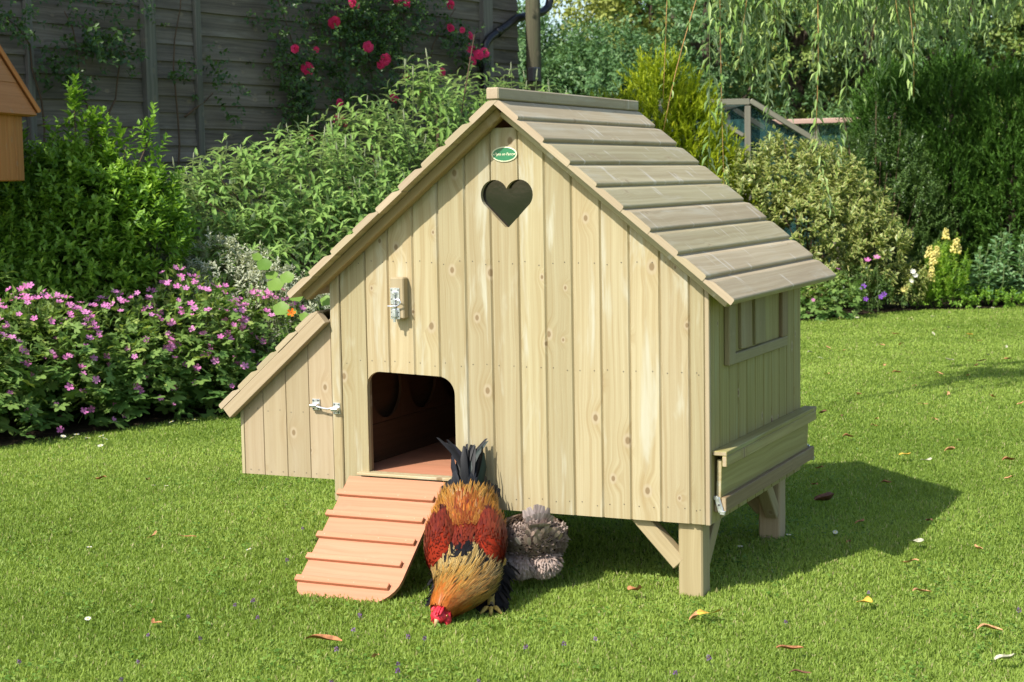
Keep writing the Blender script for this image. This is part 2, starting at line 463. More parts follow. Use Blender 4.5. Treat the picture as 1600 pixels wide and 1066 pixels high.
# right side wall, left side wall, back wall
mb = MB()
ye = [0.0125] + [0.098 + 0.0926 * k for k in range(10)] + [DEP]
side_top = UB - TAN * 0.65 + 0.002
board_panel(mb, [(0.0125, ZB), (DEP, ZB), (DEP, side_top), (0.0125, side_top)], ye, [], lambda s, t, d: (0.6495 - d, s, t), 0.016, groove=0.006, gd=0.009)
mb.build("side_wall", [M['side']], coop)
mb = MB()
board_panel(mb, [(0.031, ZB), (DEP, ZB), (DEP, side_top), (0.031, side_top)], [0.031] + ye[1:], [], lambda s, t, d: (-0.6495 + d, s, t), 0.016)
mb.build("side_wall", [M['side']], coop)
mb = MB()
board_panel(mb, [(-0.633, ZB), (0.633, ZB), (0.633, side_top), (xt, ZT - 0.012), (-xt, ZT - 0.012), (-0.633, side_top)],
            [-0.633 + 0.0905 * k for k in range(15)], [], lambda s, t, d: (s, DEP - d - 0.0005, t), 0.016)
mb.build("back_wall", [M['side']], coop)
mb = MB(); mb.box(-0.632, 0.632, 0.0175, DEP - 0.018, 0.283, 0.297, 0.001, 0, 0)
mb.build("floor", [M['ply']], coop)
mb = MB()                                          # inside: the nest front seen through the pop hole, and the door jambs
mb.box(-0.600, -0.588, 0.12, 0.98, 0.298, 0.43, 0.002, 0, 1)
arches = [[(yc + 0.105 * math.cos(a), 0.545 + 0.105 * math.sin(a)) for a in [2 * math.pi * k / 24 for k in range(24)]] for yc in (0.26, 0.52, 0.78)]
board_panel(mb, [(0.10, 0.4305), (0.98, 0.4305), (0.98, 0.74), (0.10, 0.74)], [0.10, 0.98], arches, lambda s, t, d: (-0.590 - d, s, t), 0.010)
mb.build("nest_divider", [M['shadeply']], coop)
mb = MB()
mb.box(-0.5485, -0.519, 0.0172, 0.034, 0.298, 0.72, 0.002, 0, 2)
mb.build("door_jamb", [M['brownwood']], coop)
mb = MB()
mb.box(-0.197, -0.168, 0.0172, 0.034, 0.298, 0.72, 0.002, 0, 2)
mb.build("door_jamb", [M['brownwood']], coop)
mb = MB()                                          # dark sheets added inside side and back walls to deepen the interior shade
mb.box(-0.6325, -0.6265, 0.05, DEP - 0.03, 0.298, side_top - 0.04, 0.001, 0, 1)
mb.build("shade_lining", [M['shadeply']], coop)
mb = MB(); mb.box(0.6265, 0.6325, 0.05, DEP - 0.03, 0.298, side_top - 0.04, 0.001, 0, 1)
mb.build("shade_lining", [M['shadeply']], coop)
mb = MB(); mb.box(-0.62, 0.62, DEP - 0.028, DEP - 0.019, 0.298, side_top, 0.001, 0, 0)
mb.build("shade_lining", [M['shadeply']], coop)
mb = MB(); mb.box(-0.552, -0.176, -0.0245, 0.016, 0.2885, 0.2985, 0.002, 0, 0)
mb.build("door_sill", [M['front']], coop)

# roof: nine shaped boards a side
PROF = [(0.000, 0.0090), (0.006, 0.0098), (0.013, 0.0125), (0.020, 0.0165), (0.026, 0.0192), (0.030, 0.0202), (0.070, 0.0206), (0.1030, 0.0204), (0.1065, 0.0192), (0.1085, 0.0165), (0.1090, 0.0120), (0.1090, 0.0035), (0.1080, 0.0)]
YF, YB = -0.0936, 1.109
def roof_side(sgn):
    mb = MB(); step = 0.0840 / CS
    for k in range(9):
        s0 = k * step - (0.0 if k else 0.0)
        out = [(s0 + a * step / 0.1075, h) for a, h in PROF]
        y0, y1 = YF + random.uniform(-0.0025, 0.0025), YB + random.uniform(-0.003, 0.003)
        wv = random.uniform(-0.0012, 0.0012)
        def P(s_, h, y):
            return (sgn * (s_ * CS + (h - 0.0205) * SN), y, ZR - s_ * SN + (h - 0.0205) * CS + wv)
        ny = 6
        vs, gp = [], []
        o = (random.random() * 40, random.random() * 40, 0)
        for j in range(ny + 1):
            y = y0 + (y1 - y0) * j / ny
            for s_, h in out + [(out[-1][0], -0.0004), (s0, -0.0004)]:
                vs.append(P(s_, h, y)); gp.append((y + o[0], s_ - s0 + o[1], h))
        n = len(out) + 2; fs, = [[]]
        for j in range(ny):
            for q in range(n):
                fs.append((j * n + q, j * n + (q + 1) % n, (j + 1) * n + (q + 1) % n, (j + 1) * n + q))
        rn = random.random()
        mb.add(vs, fs, 0, gp, rn)
        mb.add([vs[q] for q in range(n)], [tuple(range(n))], 1, [(gp[q][1] * 1.0, gp[q][2] + o[0], 0) for q in range(n)])
        mb.add([vs[ny * n + q] for q in range(n)], [tuple(range(n - 1, -1, -1))], 1, [(gp[q][1], gp[q][2] + o[0], 0) for q in range(n)])
    mb.build("roof_panel", [M['roof'], M['endgrain']], coop)
roof_side(1); roof_side(-1)
mb = MB()
mb.obox((0.0, 0.503, 1.5035), ((0, 1, 0), (1, 0, 0), (0, 0, 1)), (0.603, 0.021, 0.0185), 0.004, 0, 0, 1)
mb.build("ridge_cap", [M['roof'], M['endgrain']], coop)
RW = 0.029
for sgn in (1, -1):
    for y in (-0.0225, DEP + 0.022):
        mb = MB(); xe_ = 0.722 if y < 0 else 0.64; dn = 0.003 if y < 0 else 0.006
        a = Vector((sgn * 0.003, y, UB - dn - RW / 2 / CS)); b = Vector((sgn * xe_, y, UB - dn - RW / 2 / CS - TAN * (xe_ - 0.003)))
        mb.bar(a, b, (0, 1, 0), 0.043, RW, 0.003, 0)
        mb.build("rafter", [M['rafter'] if sgn < 0 else M['roof']], coop)

# legs with their braces
def leg(x0, x1, y0, y1, sx, sy):
    mb = MB(); mb.box(x0, x1, y0, y1, G0 - 0.03, ZB + 0.06, 0.005, 0, 2)
    o = mb.build("leg", [M['leg']], coop)
    mb = MB()
    cx, cy = (x0 + x1) / 2, (y0 + y1) / 2
    yb = cy - sy * 0.016
    ex = x0 if sx < 0 else x1
    mb.bar((ex - sx * 0.002, yb, 0.072), (ex + sx * 0.150, yb, 0.232), (0, 1, 0), 0.042, 0.048, 0.003)
    mb.build("brace", [M['leg']], coop)
    mb = MB()
    ey = y1 if sy > 0 else y0
    mb.bar((cx + 0.012 * (1 if cx > 0 else -1), ey - sy * 0.002, 0.072), (cx + 0.012 * (1 if cx > 0 else -1), ey + sy * 0.150, 0.232), (1, 0, 0), 0.042, 0.048, 0.003)
    mb.build("brace", [M['leg']], coop)
leg(0.540, 0.617, 0.021, 0.094, -1, 1)
leg(0.540, 0.617, 0.868, 0.941, -1, -1)
leg(-0.617, -0.540, 0.021, 0.094, 1, 1)
leg(-0.617, -0.540, 0.868, 0.941, 1, -1)
mb = MB(); mb.box(-0.668, -0.6505, 0.034, 0.98, 0.222, 0.262, 0.002, 0, 1)
mb.build("nest_box_bearer", [M['endgrain'], M['brownwood']], coop)
mb = MB()
mb.box(-0.668, -0.6505, 0.03, 0.98, 0.808, 0.860, 0.002, 1, 1)
mb.build("nest_box_bearer", [M['endgrain'], M['brownwood']], coop)

# heart window pane
mb = MB(); mb.box(-0.115, 0.11, 0.0178, 0.0215, 1.075, 1.26, 0.0005)
mb.build("heart_window", [M['glass']], coop)

# oval maker's plaque
mb = MB()
cx, cz = -0.0085, 1.3215; n = 40
def oval(rx, rz, y): return [(cx + rx * math.cos(2 * math.pi * k / n), y, cz + rz * math.sin(2 * math.pi * k / n)) for k in range(n)]
ring = [oval(0.0435, 0.0235, -0.0002), oval(0.0435, 0.0235, -0.003), oval(0.0405, 0.0208, -0.0038), oval(0.0395, 0.0200, -0.0030)]
vs = sum(ring, []); fs = []
for j in range(3):
    for k in range(n): fs.append((j * n + k, j * n + (k + 1) % n, (j + 1) * n + (k + 1) % n, (j + 1) * n + k))
mb.add(vs, fs, 1)
mb.add(ring[3], [tuple(range(n))], 0)
for sx in (-1, 1): mb.disc((cx + sx * 0.0355, -0.0042, cz), (0, -1, 0), 0.0022, 10, 1)
plq = mb.build("name_plaque", [M['plaque'], M['cream']], coop)
cu = bpy.data.curves.new("lettering", 'FONT'); cu.body = "Flyte so Fancy"; cu.size = 0.0118; cu.shear = 0.25; cu.align_x = 'CENTER'; cu.align_y = 'CENTER'; cu.extrude = 0.0002; cu.offset = 0.00018
to = bpy.data.objects.new("lettering_curve", cu); COL.objects.link(to)
bpy.context.view_layer.update()
tme = bpy.data.meshes.new_from_object(to.evaluated_get(bpy.context.evaluated_depsgraph_get()))
bpy.data.objects.remove(to)
tme.transform(Matrix.Translation((cx, -0.0034, cz + 0.0005)) @ Matrix.Rotation(math.pi / 2, 4, 'X'))
tme.materials.clear(); tme.materials.append(M['cream'])
link_mesh("lettering", tme, plq)

# wooden block with the drop bolt of the pop hole
mb = MB(); mb.obox((-0.381, -0.0175, 0.873), ((0, 0, 1), (1, 0, 0), (0, 1, 0)), (0.066, 0.0245, 0.0172), 0.0035, 0, 0, 1)
blk = mb.build("bolt_block", [M['nest'], M['trim']], coop)
mb = MB(); Y = -0.0352
bx = -0.3865
mb.box(bx - 0.0165, bx + 0.0165, Y - 0.0022, Y, 0.853, 0.906, 0.0006)
mb.box(bx - 0.0165, bx + 0.0165, Y - 0.0022, Y, 0.806, 0.842, 0.0006)
mb.tube([(bx, Y - 0.0075, 0.797), (bx, Y - 0.0075, 0.893)], 0.0042, 10)
for z0, z1 in ((0.884, 0.894), (0.812, 0.838)):
    mb.box(bx - 0.0075, bx + 0.0075, Y - 0.0128, Y - 0.002, z0, z1, 0.002)
mb.tube([(bx - 0.022, Y - 0.010, 0.848), (bx - 0.006, Y - 0.012, 0.8475), (bx + 0.010, Y - 0.013, 0.8485), (bx + 0.021, Y - 0.013, 0.853), (bx + 0.027, Y - 0.013, 0.860), (bx + 0.024, Y - 0.013, 0.867), (bx + 0.012, Y - 0.012, 0.8695), (bx, Y - 0.010, 0.8695)], 0.0023, 8)
for sx in (-1, 1):
    for z in (0.899, 0.870, 0.828, 0.814): mb.disc((bx + sx * 0.0122, Y - 0.0026, z), (0, -1, 0), 0.0024, 8, 1)
mb.build("bolt", [M['zinc'], M['zinc_hole']], blk)

# the ramp
rt, rb = Vector((0, -0.0265, 0.2855)), Vector((0, -0.4030, -0.0290))
ud = (rb - rt).normalized(); un = Vector((1, 0, 0)).cross(ud); un = un if un.z > 0 else -un
RL = (rb - rt).length
def RP(x, u, h): return rt + Vector((x, 0, 0)) + ud * u + un * h
ol = [(-0.578, 0.0), (-0.225, 0.0)] + [(x, u) for x, u in reversed(arc(-0.225 - 0.10, RL - 0.10, 0.10, 90, 0))] + [(-0.40, RL + 0.004)] + list(reversed(arc(-0.578 + 0.065, RL - 0.065, 0.065, 180, 90)))
mb = MB()
n = len(ol)
mb.add([RP(x, u, 0.0) for x, u in ol] + [RP(x, u, -0.012) for x, u in ol], [tuple(range(n)), tuple(range(2 * n - 1, n - 1, -1))] , 0,
       [(x + 3, u + 5, 0) for x, u in ol] * 2, 0.3)
mb.add([RP(x, u, 0.0) for x, u in ol] + [RP(x, u, -0.012) for x, u in ol], [(k, (k + 1) % n, n + (k + 1) % n, n + k) for k in range(n)], 1,
       [(x + 9, u + 2, 0) for x, u in ol] + [(x + 9, u + 2, 0.012) for x, u in ol], 0.6)
M['plyedge'] = wood("ply_board_edge", (0.50, 0.26, 0.13), (0.36, 0.17, 0.08), knots=0, wash=0.1)
ramp = mb.build("ramp", [M['ply'], M['plyedge']], coop)
for k in range(5):
    u = 0.066 + 0.0868 * k
    wob = random.uniform(-0.003, 0.003)
    x0, x1 = -0.588 + wob, -0.231 + wob - (0.004 if k < 3 else 0.018)
    if k == 4: x1 -= 0.008
    mb = MB(); mb.obox(RP((x0 + x1) / 2, u + 0.010, 0.0068), ((1, 0, 0), ud, un), ((x1 - x0) / 2, 0.0105, 0.0065), 0.0016, 0, 0, 1)
    for q in range(4):
        mb.disc(RP(x0 + 0.03 + (x1 - x0 - 0.06) * q / 3, u + 0.010, 0.0136), un, 0.0022, 8, 2)
    mb.build("tread", [M['ply'], M['plyedge'], M['endgrain']], ramp)

# nest box on the left
mb = MB()
NS = 0.8585
roofu = lambda x: 0.823 + NS * (x + 0.688) - 0.052                     # underside of its roof on x
board_panel(mb, [(-1.005, 0.264), (-0.654, 0.264), (-0.654, roofu(-0.654)), (-1.005, roofu(-1.005))],
            [-1.005, -0.9262, -0.8346, -0.7443, -0.654], [], lambda s, t, d: (s, 0.006 + d, t), 0.015, groove=0.002, gd=0.004, nailmat=1, nail_rows=(0.278, 0.486))
board_panel(mb, [(0.022, 0.264), (0.99, 0.264), (0.99, roofu(-1.005)), (0.022, roofu(-1.005))], [0.022 + 0.0968 * k for k in range(11)], [],
            lambda s, t, d: (-1.018 + d, s, t), 0.012)
mb.box(-1.0178, -1.0055, 0.0045, 0.021, 0.263, roofu(-1.005), 0.001, 2, 2)
board_panel(mb, [(-1.005, 0.264), (-0.654, 0.264), (-0.654, roofu(-0.654)), (-1.005, roofu(-1.005))], [-1.005, -0.9262, -0.8346, -0.7443, -0.654], [],
            lambda s, t, d: (s, 0.991 - d, t), 0.012)
mb.box(-1.004, -0.67, 0.022, 0.978, 0.266, 0.278, 0.001, 0, 1)
nest = mb.build("nest_box", [M['nest'], M['nail'], M['front']], coop)
mb = MB()
nd = Vector((-1, 0, -NS)).normalized(); nn = Vector((-NS, 0, 1)).normalized()
top = Vector((-0.690, 0, 0.834))
L = 0.512
def NP(s_, h, y): return top + nd * s_ + nn * (h - 0.017) + Vector((0, y, 0))
st = 0.1025
for k in range(5):
    s0 = k * st
    out = [(s0 + a * st / 0.1075, h * 0.85) for a, h in PROF]
    o = (random.random() * 40, random.random() * 40); vs, gp = [], []
    sec = out + [(out[-1][0], -0.0004), (s0, -0.0004)]; n = len(sec)
    for j, y in enumerate((-0.033 + random.uniform(-0.002, 0.002), 1.03)):
        for s_, h in sec: vs.append(NP(s_, h, y)); gp.append((y + o[0], s_ - s0 + o[1], h))
    mb.add(vs, [(q, (q + 1) % n, n + (q + 1) % n, n + q) for q in range(n)], 0, gp)
    mb.add(vs[:n], [tuple(range(n))], 1, [(g[1], g[2] + 3, 0) for g in gp[:n]]); mb.add(vs[n:], [tuple(range(n - 1, -1, -1))], 1)
a, b = NP(0.0, -0.0225, 0), NP(L - 0.004, -0.0225, 0)
mb.bar(a + Vector((0, -0.0165, 0)), b + Vector((0, -0.0165, 0)), (0, 1, 0), 0.033, 0.042, 0.002, 2)
mb.bar(a + Vector((0, 1.01, 0)), b + Vector((0, 1.01, 0)), (0, 1, 0), 0.02, 0.040, 0.002, 2)
mb.build("nest_box_lid", [M['nest'], M['endgrain'], M['nest']], nest)
mb = MB()
hc = NP(0.245, 0.0355, 0.30)
fx = nd.cross(nn).normalized()
pts = [hc + nn * (0.016 * math.sin(t_)) * 1.25 + nd * (0.012 * math.cos(t_)) for t_ in [2 * math.pi * k / 14 for k in range(14)]]
inn = [hc + nn * (0.0055 * math.sin(t_)) + nd * (0.0055 * math.cos(t_)) for t_ in [2 * math.pi * k / 14 for k in range(14)]]
th = Vector((0, 0.003, 0))
mb.add(pts + inn + [p + th for p in pts] + [p + th for p in inn], [(k, (k + 1) % 14, 14 + (k + 1) % 14, 14 + k) for k in range(14)] + [(28 + k, 42 + k, 42 + (k + 1) % 14, 28 + (k + 1) % 14) for k in range(14)]
       + [(k, 28 + k, 28 + (k + 1) % 14, (k + 1) % 14) for k in range(14)] + [(14 + k, 14 + (k + 1) % 14, 42 + (k + 1) % 14, 42 + k) for k in range(14)])
mb.build("hasp", [M['zinc']], nest)
mb = MB()
for x, z, w in ((-0.7155, 0.5125, 0.0145), (-0.6325, 0.5035, 0.0130)):
    mb.box(x - w, x + w, 0.0008 if x < -0.66 else -0.0062, 0.006 if x < -0.66 else -0.0031, z - 0.0185, z + 0.0185, 0.0012)
    yb = -0.001 if x < -0.66 else -0.0062
    mb.obox((x, yb - 0.009, z - 0.001), ((1, 0, 0), (0, 1, 0.25), (0, -0.25, 1)), (w * 0.95, 0.010, 0.0052), 0.002)
    for sx in (-1, 1):
        for sz in (-1, 1): mb.disc((x + sx * w * 0.62, yb - 0.0006, z + sz * 0.0135), (0, -1, 0), 0.0028, 8, 1)
mb.tube([(-0.7155, -0.0125, 0.5105), (-0.703, -0.0155, 0.5085), (-0.680, -0.0165, 0.5045), (-0.660, -0.017, 0.5025), (-0.650, -0.0165, 0.5045), (-0.640, -0.0155, 0.507), (-0.6315, -0.0155, 0.5065), (-0.6315, -0.0145, 0.489)], 0.0034, 10)
mb.build("hook_latch", [M['zinc'], M['zinc_hole']], nest)

M['frame'] = wood('brownish_frame_batten', (0.33, 0.268, 0.15), (0.25, 0.195, 0.10), knots=0.4, wash=0.3, washc=(0.34, 0.31, 0.2))
# side: sliding ventilation window
vent = MB()
X = 0.6497
vent.box(X, X + 0.018, 0.140, 0.204, 0.668, 0.905, 0.003, 0, 2)
vent.box(X, X + 0.015, 0.2045, 0.800, 0.666, 0.700, 0.003, 0, 1)
vent.box(X, X + 0.016, 0.735, 0.800, 0.7005, 0.905, 0.003, 1, 2)
vw = vent.build("vent_window", [M['frame'], M['brownwood']], coop)
mb = MB(); mb.box(X, X + 0.0035, 0.2045, 0.7345, 0.7005, 0.905, 0.001, 0, 2)
mb.build("shutter", [M['side']], vw)
for y0, y1, tl in ((0.275, 0.362, 0.020), (0.428, 0.512, 0.024)):
    mb = MB(); mb.obox((X + 0.0125, (y0 + y1) / 2, 0.792), ((0, -tl, 1), (0.10, 1, tl), (1, -0.10, 0)), (0.084, (y1 - y0) / 2, 0.0055), 0.0015, 0, 0)
    mb.build("slat", [M['frame']], vw)

# side: cleaning flap between two ledges, with its clips
mb = MB()
mb.box(X + 0.0002, X + 0.046, 0.018, 1.062, 0.412, 0.426, 0.002, 0, 1, 1)
mb.box(X + 0.031, X + 0.0455, 0.0185, 1.0615, 0.379, 0.4115, 0.002, 0, 1, 1)
up = mb.build("drip_ledge", [M['side'], M['nest']], coop)
mb = MB()
mb.obox((X + 0.0150, 0.535, 0.334), ((0, 1, 0), (0.03, 0, 1), (1, 0, -0.03)), (0.498, 0.064, 0.0075), 0.0015, 0, 0, 1)
mb.build("cleaning_flap", [M['side'], M['front']], coop)
mb = MB()
mb.box(X + 0.0002, X + 0.022, 0.034, 1.060, 0.238, 0.262, 0.002, 0, 1, 1)
mb.box(X + 0.0225, X + 0.038, 0.0345, 1.0605, 0.240, 0.284, 0.002, 0, 1, 1)
mb.build("flap_rail", [M['brownwood'], M['nest']], coop)
for y, yy in ((0.024, 0.0325), (1.062, 1.070)):
    mb = MB()
    mb.obox((X + 0.018, (y + yy) / 2, 0.262), ((0.30, 0, -1), (0, 1, 0), (1, 0, 0.30)), (0.0235, 0.0035, 0.0085), 0.0015)
    mb.obox((X + 0.029, (y + yy) / 2, 0.2385), ((1, 0, -0.15), (0, 1, 0), (0.15, 0, 1)), (0.008, 0.0042, 0.0062), 0.0012)
    mb.obox((X + 0.008, (y + yy) / 2, 0.283), ((1, 0, 0.1), (0, 1, 0), (-0.1, 0, 1)), (0.0065, 0.0042, 0.0055), 0.0012)
    mb.disc((X + 0.0185, y - 0.0002 if y < 0.5 else yy, 0.262), (0, -1, 0), 0.0035, 10, 1)
    mb.build("clip", [M['zinc'], M['zinc_hole']], coop)
# ------------------------------------------------------------------ leaves and shoots
def nrm(a): return a / np.maximum(np.linalg.norm(a, axis=-1, keepdims=True), 1e-9)

# templates: x along the leaf 0..1, y across -0.5..0.5, z up; last number ed (0 midrib, 1 margin)
LEAF5 = (np.array([(0, 0, 0), (0.45, -0.5, 0.10), (0.5, 0, -0.02), (0.45, 0.5, 0.10), (1, 0, -0.10)], float),
         [np.array([(0, 1, 4, 2), (0, 2, 4, 3)])], np.array([0.2, 1, 0, 1, 0.6]))
LEAF9 = (np.array([(0, 0, 0), (0.22, -0.36, 0.05), (0.25, 0, -0.01), (0.22, 0.36, 0.05), (0.58, -0.42, 0.02), (0.60, 0, -0.07), (0.58, 0.42, 0.02), (1.0, 0, -0.30)], float),
         [np.array([(0, 1, 2, 2), (0, 2, 3, 3)])[:, :3], np.array([(1, 4, 5, 2), (2, 5, 6, 3)]), np.array([(4, 7, 5), (5, 7, 6)])],
         np.array([0.2, 1, 0, 1, 1, 0, 1, 0.7]))
NEEDLE = (np.array([(0, -0.4, 0), (0, 0.4, 0), (0.6, 0.45, 0.03), (0.6, -0.45, 0.03), (1, 0, 0)], float), [np.array([(0, 1, 2, 3)]), np.array([(3, 2, 4)])], np.array([0, 0, 1, 1, 1.0]))
def lobed(n=5):
    v, e = [(0.0, 0, 0)], [0.0]
    k = 0
    for i in range(4 * n + 1):
        ph = -2.35 + 4.7 * i / (4 * n)
        r = [0.50, 0.80, 1.0, 0.80][(i + 2) % 4] * (0.75 + 0.25 * math.cos(ph * 0.5))
        if i in (0, 4 * n): r *= 0.55
        v.append((0.42 + r * 0.58 * math.cos(ph), r * 0.58 * math.sin(ph), 0.10 * abs(math.sin(ph)) - 0.12 * r)); e.append(1.0)
    v[0] = (0.42, 0, 0)
    return np.array(v), [np.array([(0, i, i + 1) for i in range(1, 4 * n + 1)])], np.array(e)
LOBED = lobed()
def rounded(n=20):
    v = [(0.5, 0, -0.03)] + [(0.5 + (0.5 + 0.045 * math.sin(5 * a)) * math.cos(a), (0.5 + 0.045 * math.sin(5 * a)) * math.sin(a), 0.04 + 0.02 * math.sin(3 * a)) for a in [2 * math.pi * k / n for k in range(n)]]
    return np.array(v), [np.array([(0, 1 + k, 1 + (k + 1) % n) for k in range(n)])], np.array([0.0] + [1.0] * n)
ROUND = rounded()

def batch(name, tpl, pos, ax, up, length, width, mat, parent=None, var=None, extra=None, smooth=False):
    """many leaves in one mesh: pos, axis, upward side, length and width for each"""
    tv, tf, te = tpl
    n, m = len(pos), len(tv)
    ax = nrm(ax); s = nrm(np.cross(up, ax)); u = np.cross(ax, s)
    L = np.broadcast_to(np.asarray(length, float), (n,)); W = np.broadcast_to(np.asarray(width, float), (n,))
    v = pos[:, None, :] + tv[None, :, 0, None] * (ax * L[:, None])[:, None, :] + tv[None, :, 1, None] * (s * W[:, None])[:, None, :] + tv[None, :, 2, None] * (u * L[:, None])[:, None, :]
    blocks = []
    for f in tf:
        blocks.append(((f[None] + (np.arange(n) * m)[:, None, None]).reshape(-1, f.shape[1]), f.shape[1]))
    var = R.rand(n) if var is None else var
    at = {"var": np.repeat(var, m), "ed": np.tile(te, n)}
    if extra: at.update({k: np.repeat(a, m) for k, a in extra.items()})
    return np_mesh(name, v.reshape(-1, 3), blocks, None, mat, parent, at, smooth)

def in_ells(ells, n, surf=0.5, top=0.0, rs=R, zmin=0.02):
    """points in a union of ellipsoids, drawn towards the outside; returns points and outward directions"""
    e = np.array(ells, float)
    wgt = (e[:, 3] * e[:, 4] * e[:, 5]) ** 0.72; wgt /= wgt.sum()
    P, O = [], []
    got = 0
    while got < n:
        k = rs.choice(len(e), n * 2, p=wgt)
        d = nrm(rs.randn(n * 2, 3)); d[:, 2] = np.where(rs.rand(n * 2) < top, np.abs(d[:, 2]), d[:, 2])
        r = rs.rand(n * 2) ** (1 / 3.0); r = np.where(rs.rand(n * 2) < surf, 0.84 + 0.18 * rs.rand(n * 2), r)
        p = e[k, :3] + d * e[k, 3:6] * r[:, None]
        ok = p[:, 2] > zmin
        # deep inside another lobe: mostly dropped
        dep = np.min([np.sum(((p - c[:3]) / c[3:6]) ** 2, 1) for c in e], axis=0)
        ok &= (dep > 0.35) | (rs.rand(n * 2) < 0.25)
        P.append(p[ok]); O.append(nrm(d / e[k, 3:6])[ok]); got += ok.sum()
    return np.concatenate(P)[:n], np.concatenate(O)[:n]

def shoots(P, D, L, nl, leaf, ang=55, whorl=2, droop=0.3, jit=0.25, tipshrink=0.5, rs=R, start=0.25, curl=0.0):
    """leaves set along short shoots that start at P and run along D"""
    n = len(P); D = nrm(D)
    ref = nrm(rs.randn(n, 3)); a = nrm(np.cross(D, ref)); b = np.cross(D, a)
    Ls = L * (0.7 + 0.6 * rs.rand(n))
    pos, ax, up, ln, vs = [], [], [], [], []
    tone = rs.rand(n)
    for i in range(nl):
        f = start + (1 - start) * (i + 0.5) / nl
        for w in range(whorl):
            th = 2 * math.pi * w / whorl + i * (1.57 if whorl == 2 else 2.4) + rs.randn(n) * 0.3
            rad = a * np.cos(th)[:, None] + b * np.sin(th)[:, None]
            an = np.radians(ang * (1.15 - 0.55 * f) + rs.randn(n) * 9)
            d = D * np.cos(an)[:, None] + rad * np.sin(an)[:, None] + rs.randn(n, 3) * jit * 0.5
            d[:, 2] -= droop * (0.6 + 0.8 * rs.rand(n)) * (1.1 - 0.7 * f)
            p = P + D * (Ls * f)[:, None]
            u = D + np.array([0, 0, 0.8]) + rs.randn(n, 3) * jit
            pos.append(p); ax.append(d); up.append(u); ln.append(leaf * (0.75 + 0.5 * rs.rand(n)) * (1 - tipshrink * f ** 2))
            vs.append(np.clip(0.25 * tone + 0.35 * rs.rand(n) + 0.4 * f * (0.6 + 0.4 * tone), 0, 1))
    return np.concatenate(pos), np.concatenate(ax), np.concatenate(up), np.concatenate(ln), np.concatenate(vs)

def stems(name, base, tips, parent, mat, r0=0.012, r1=0.003, bow=0.15):
    mb = MB(); base = Vector(base)
    for t in tips:
        t = Vector(t); b = base + Vector((random.uniform(-.06, .06), random.uniform(-.06, .06), 0))
        mid = b.lerp(t, 0.5) + Vector((random.uniform(-1, 1), random.uniform(-1, 1), 0.4)) * bow * (t - b).length * 0.4
        mb.tube([b, b.lerp(mid, 0.55), mid, mid.lerp(t, 0.5) + Vector((0, 0, 0.02)), t], [r0, r0 * 0.85, r0 * 0.6, (r0 * .4 + r1) / 1.6, r1], 6)
    return mb.build(name, mat, parent, True)

def instance(name, me, parent, loc, axis, size, spin=0.0):
    """a copy of one small part (a flower) set at loc, facing axis"""
    o = bpy.data.objects.new(name, me); COL.objects.link(o); o.parent = parent
    q = Vector(axis).to_track_quat('Z', 'Y')
    off = Vector((0, 0, 0)); p = parent
    while p is not None:
        off += p.location; p = p.parent
    o.matrix_local = Matrix.Translation(Vector(loc) - off) @ q.to_matrix().to_4x4() @ Matrix.Rotation(spin, 4, 'Z') @ Matrix.Scale(size, 4)
    return o

M['buddleia'] = leafmat("buddleia_leaf", (0.140, 0.267, 0.056), (0.281, 0.448, 0.105), (0.435, 0.589, 0.183), 0.38, 0.5, 0.3, back=(0.337, 0.435, 0.253))
M['spike'] = leafmat("pale_flower_spike", (0.27, 0.31, 0.17), (0.40, 0.42, 0.28), None, 0.2, 0.7, 0.1)
M['privet'] = leafmat("mid_green_leaf", (0.103, 0.223, 0.031), (0.257, 0.447, 0.052), (0.532, 0.722, 0.096), 0.38, 0.42, 0.35)
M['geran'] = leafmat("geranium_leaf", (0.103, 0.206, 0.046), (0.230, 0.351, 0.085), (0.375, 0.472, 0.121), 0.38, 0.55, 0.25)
M['pink'] = leafmat("pink_petal", (0.82, 0.23, 0.58), (0.88, 0.32, 0.68), (0.90, 0.46, 0.76), 0.45, 0.6, 0.15)
M['whitevar'] = leafmat("white_edged_leaf", (0.22, 0.27, 0.14), (0.33, 0.37, 0.22), None, 0.25, 0.5, 0.3, edge=(0.72, 0.73, 0.56), edgew=0.35)
M['elae'] = leafmat("yellow_edged_leaf", (0.094, 0.165, 0.033), (0.187, 0.270, 0.055), None, 0.3, 0.4, 0.4, edge=(0.616, 0.605, 0.220), edgew=0.48)
M['darkleaf'] = leafmat("dark_glossy_leaf", (0.046, 0.098, 0.021), (0.104, 0.176, 0.039), (0.208, 0.273, 0.078), 0.25, 0.35, 0.45)
M['cypress'] = leafmat("cypress_spray", (0.037, 0.100, 0.015), (0.094, 0.200, 0.030), (0.213, 0.362, 0.050), 0.28, 0.6, 0.2)
M['gold'] = leafmat("golden_cypress_spray", (0.179, 0.269, 0.013), (0.403, 0.470, 0.022), (0.582, 0.582, 0.039), 0.32, 0.6, 0.2)
M['willow'] = leafmat("willow_leaf", (0.115, 0.213, 0.038), (0.220, 0.347, 0.077), (0.386, 0.502, 0.167), 0.38, 0.42, 0.4, back=(0.335, 0.438, 0.258))
M['tree1'] = leafmat("mid_tree_leaf", (0.130, 0.202, 0.043), (0.274, 0.360, 0.086), (0.446, 0.461, 0.144), 0.3, 0.5, 0.3)
M['tree2'] = leafmat("dark_tree_leaf", (0.056, 0.138, 0.046), (0.145, 0.259, 0.089), (0.244, 0.356, 0.145), 0.28, 0.45, 0.35)
M['tree3'] = leafmat("yellowish_tree_leaf", (0.171, 0.212, 0.039), (0.344, 0.383, 0.086), (0.529, 0.462, 0.171), 0.3, 0.5, 0.3)
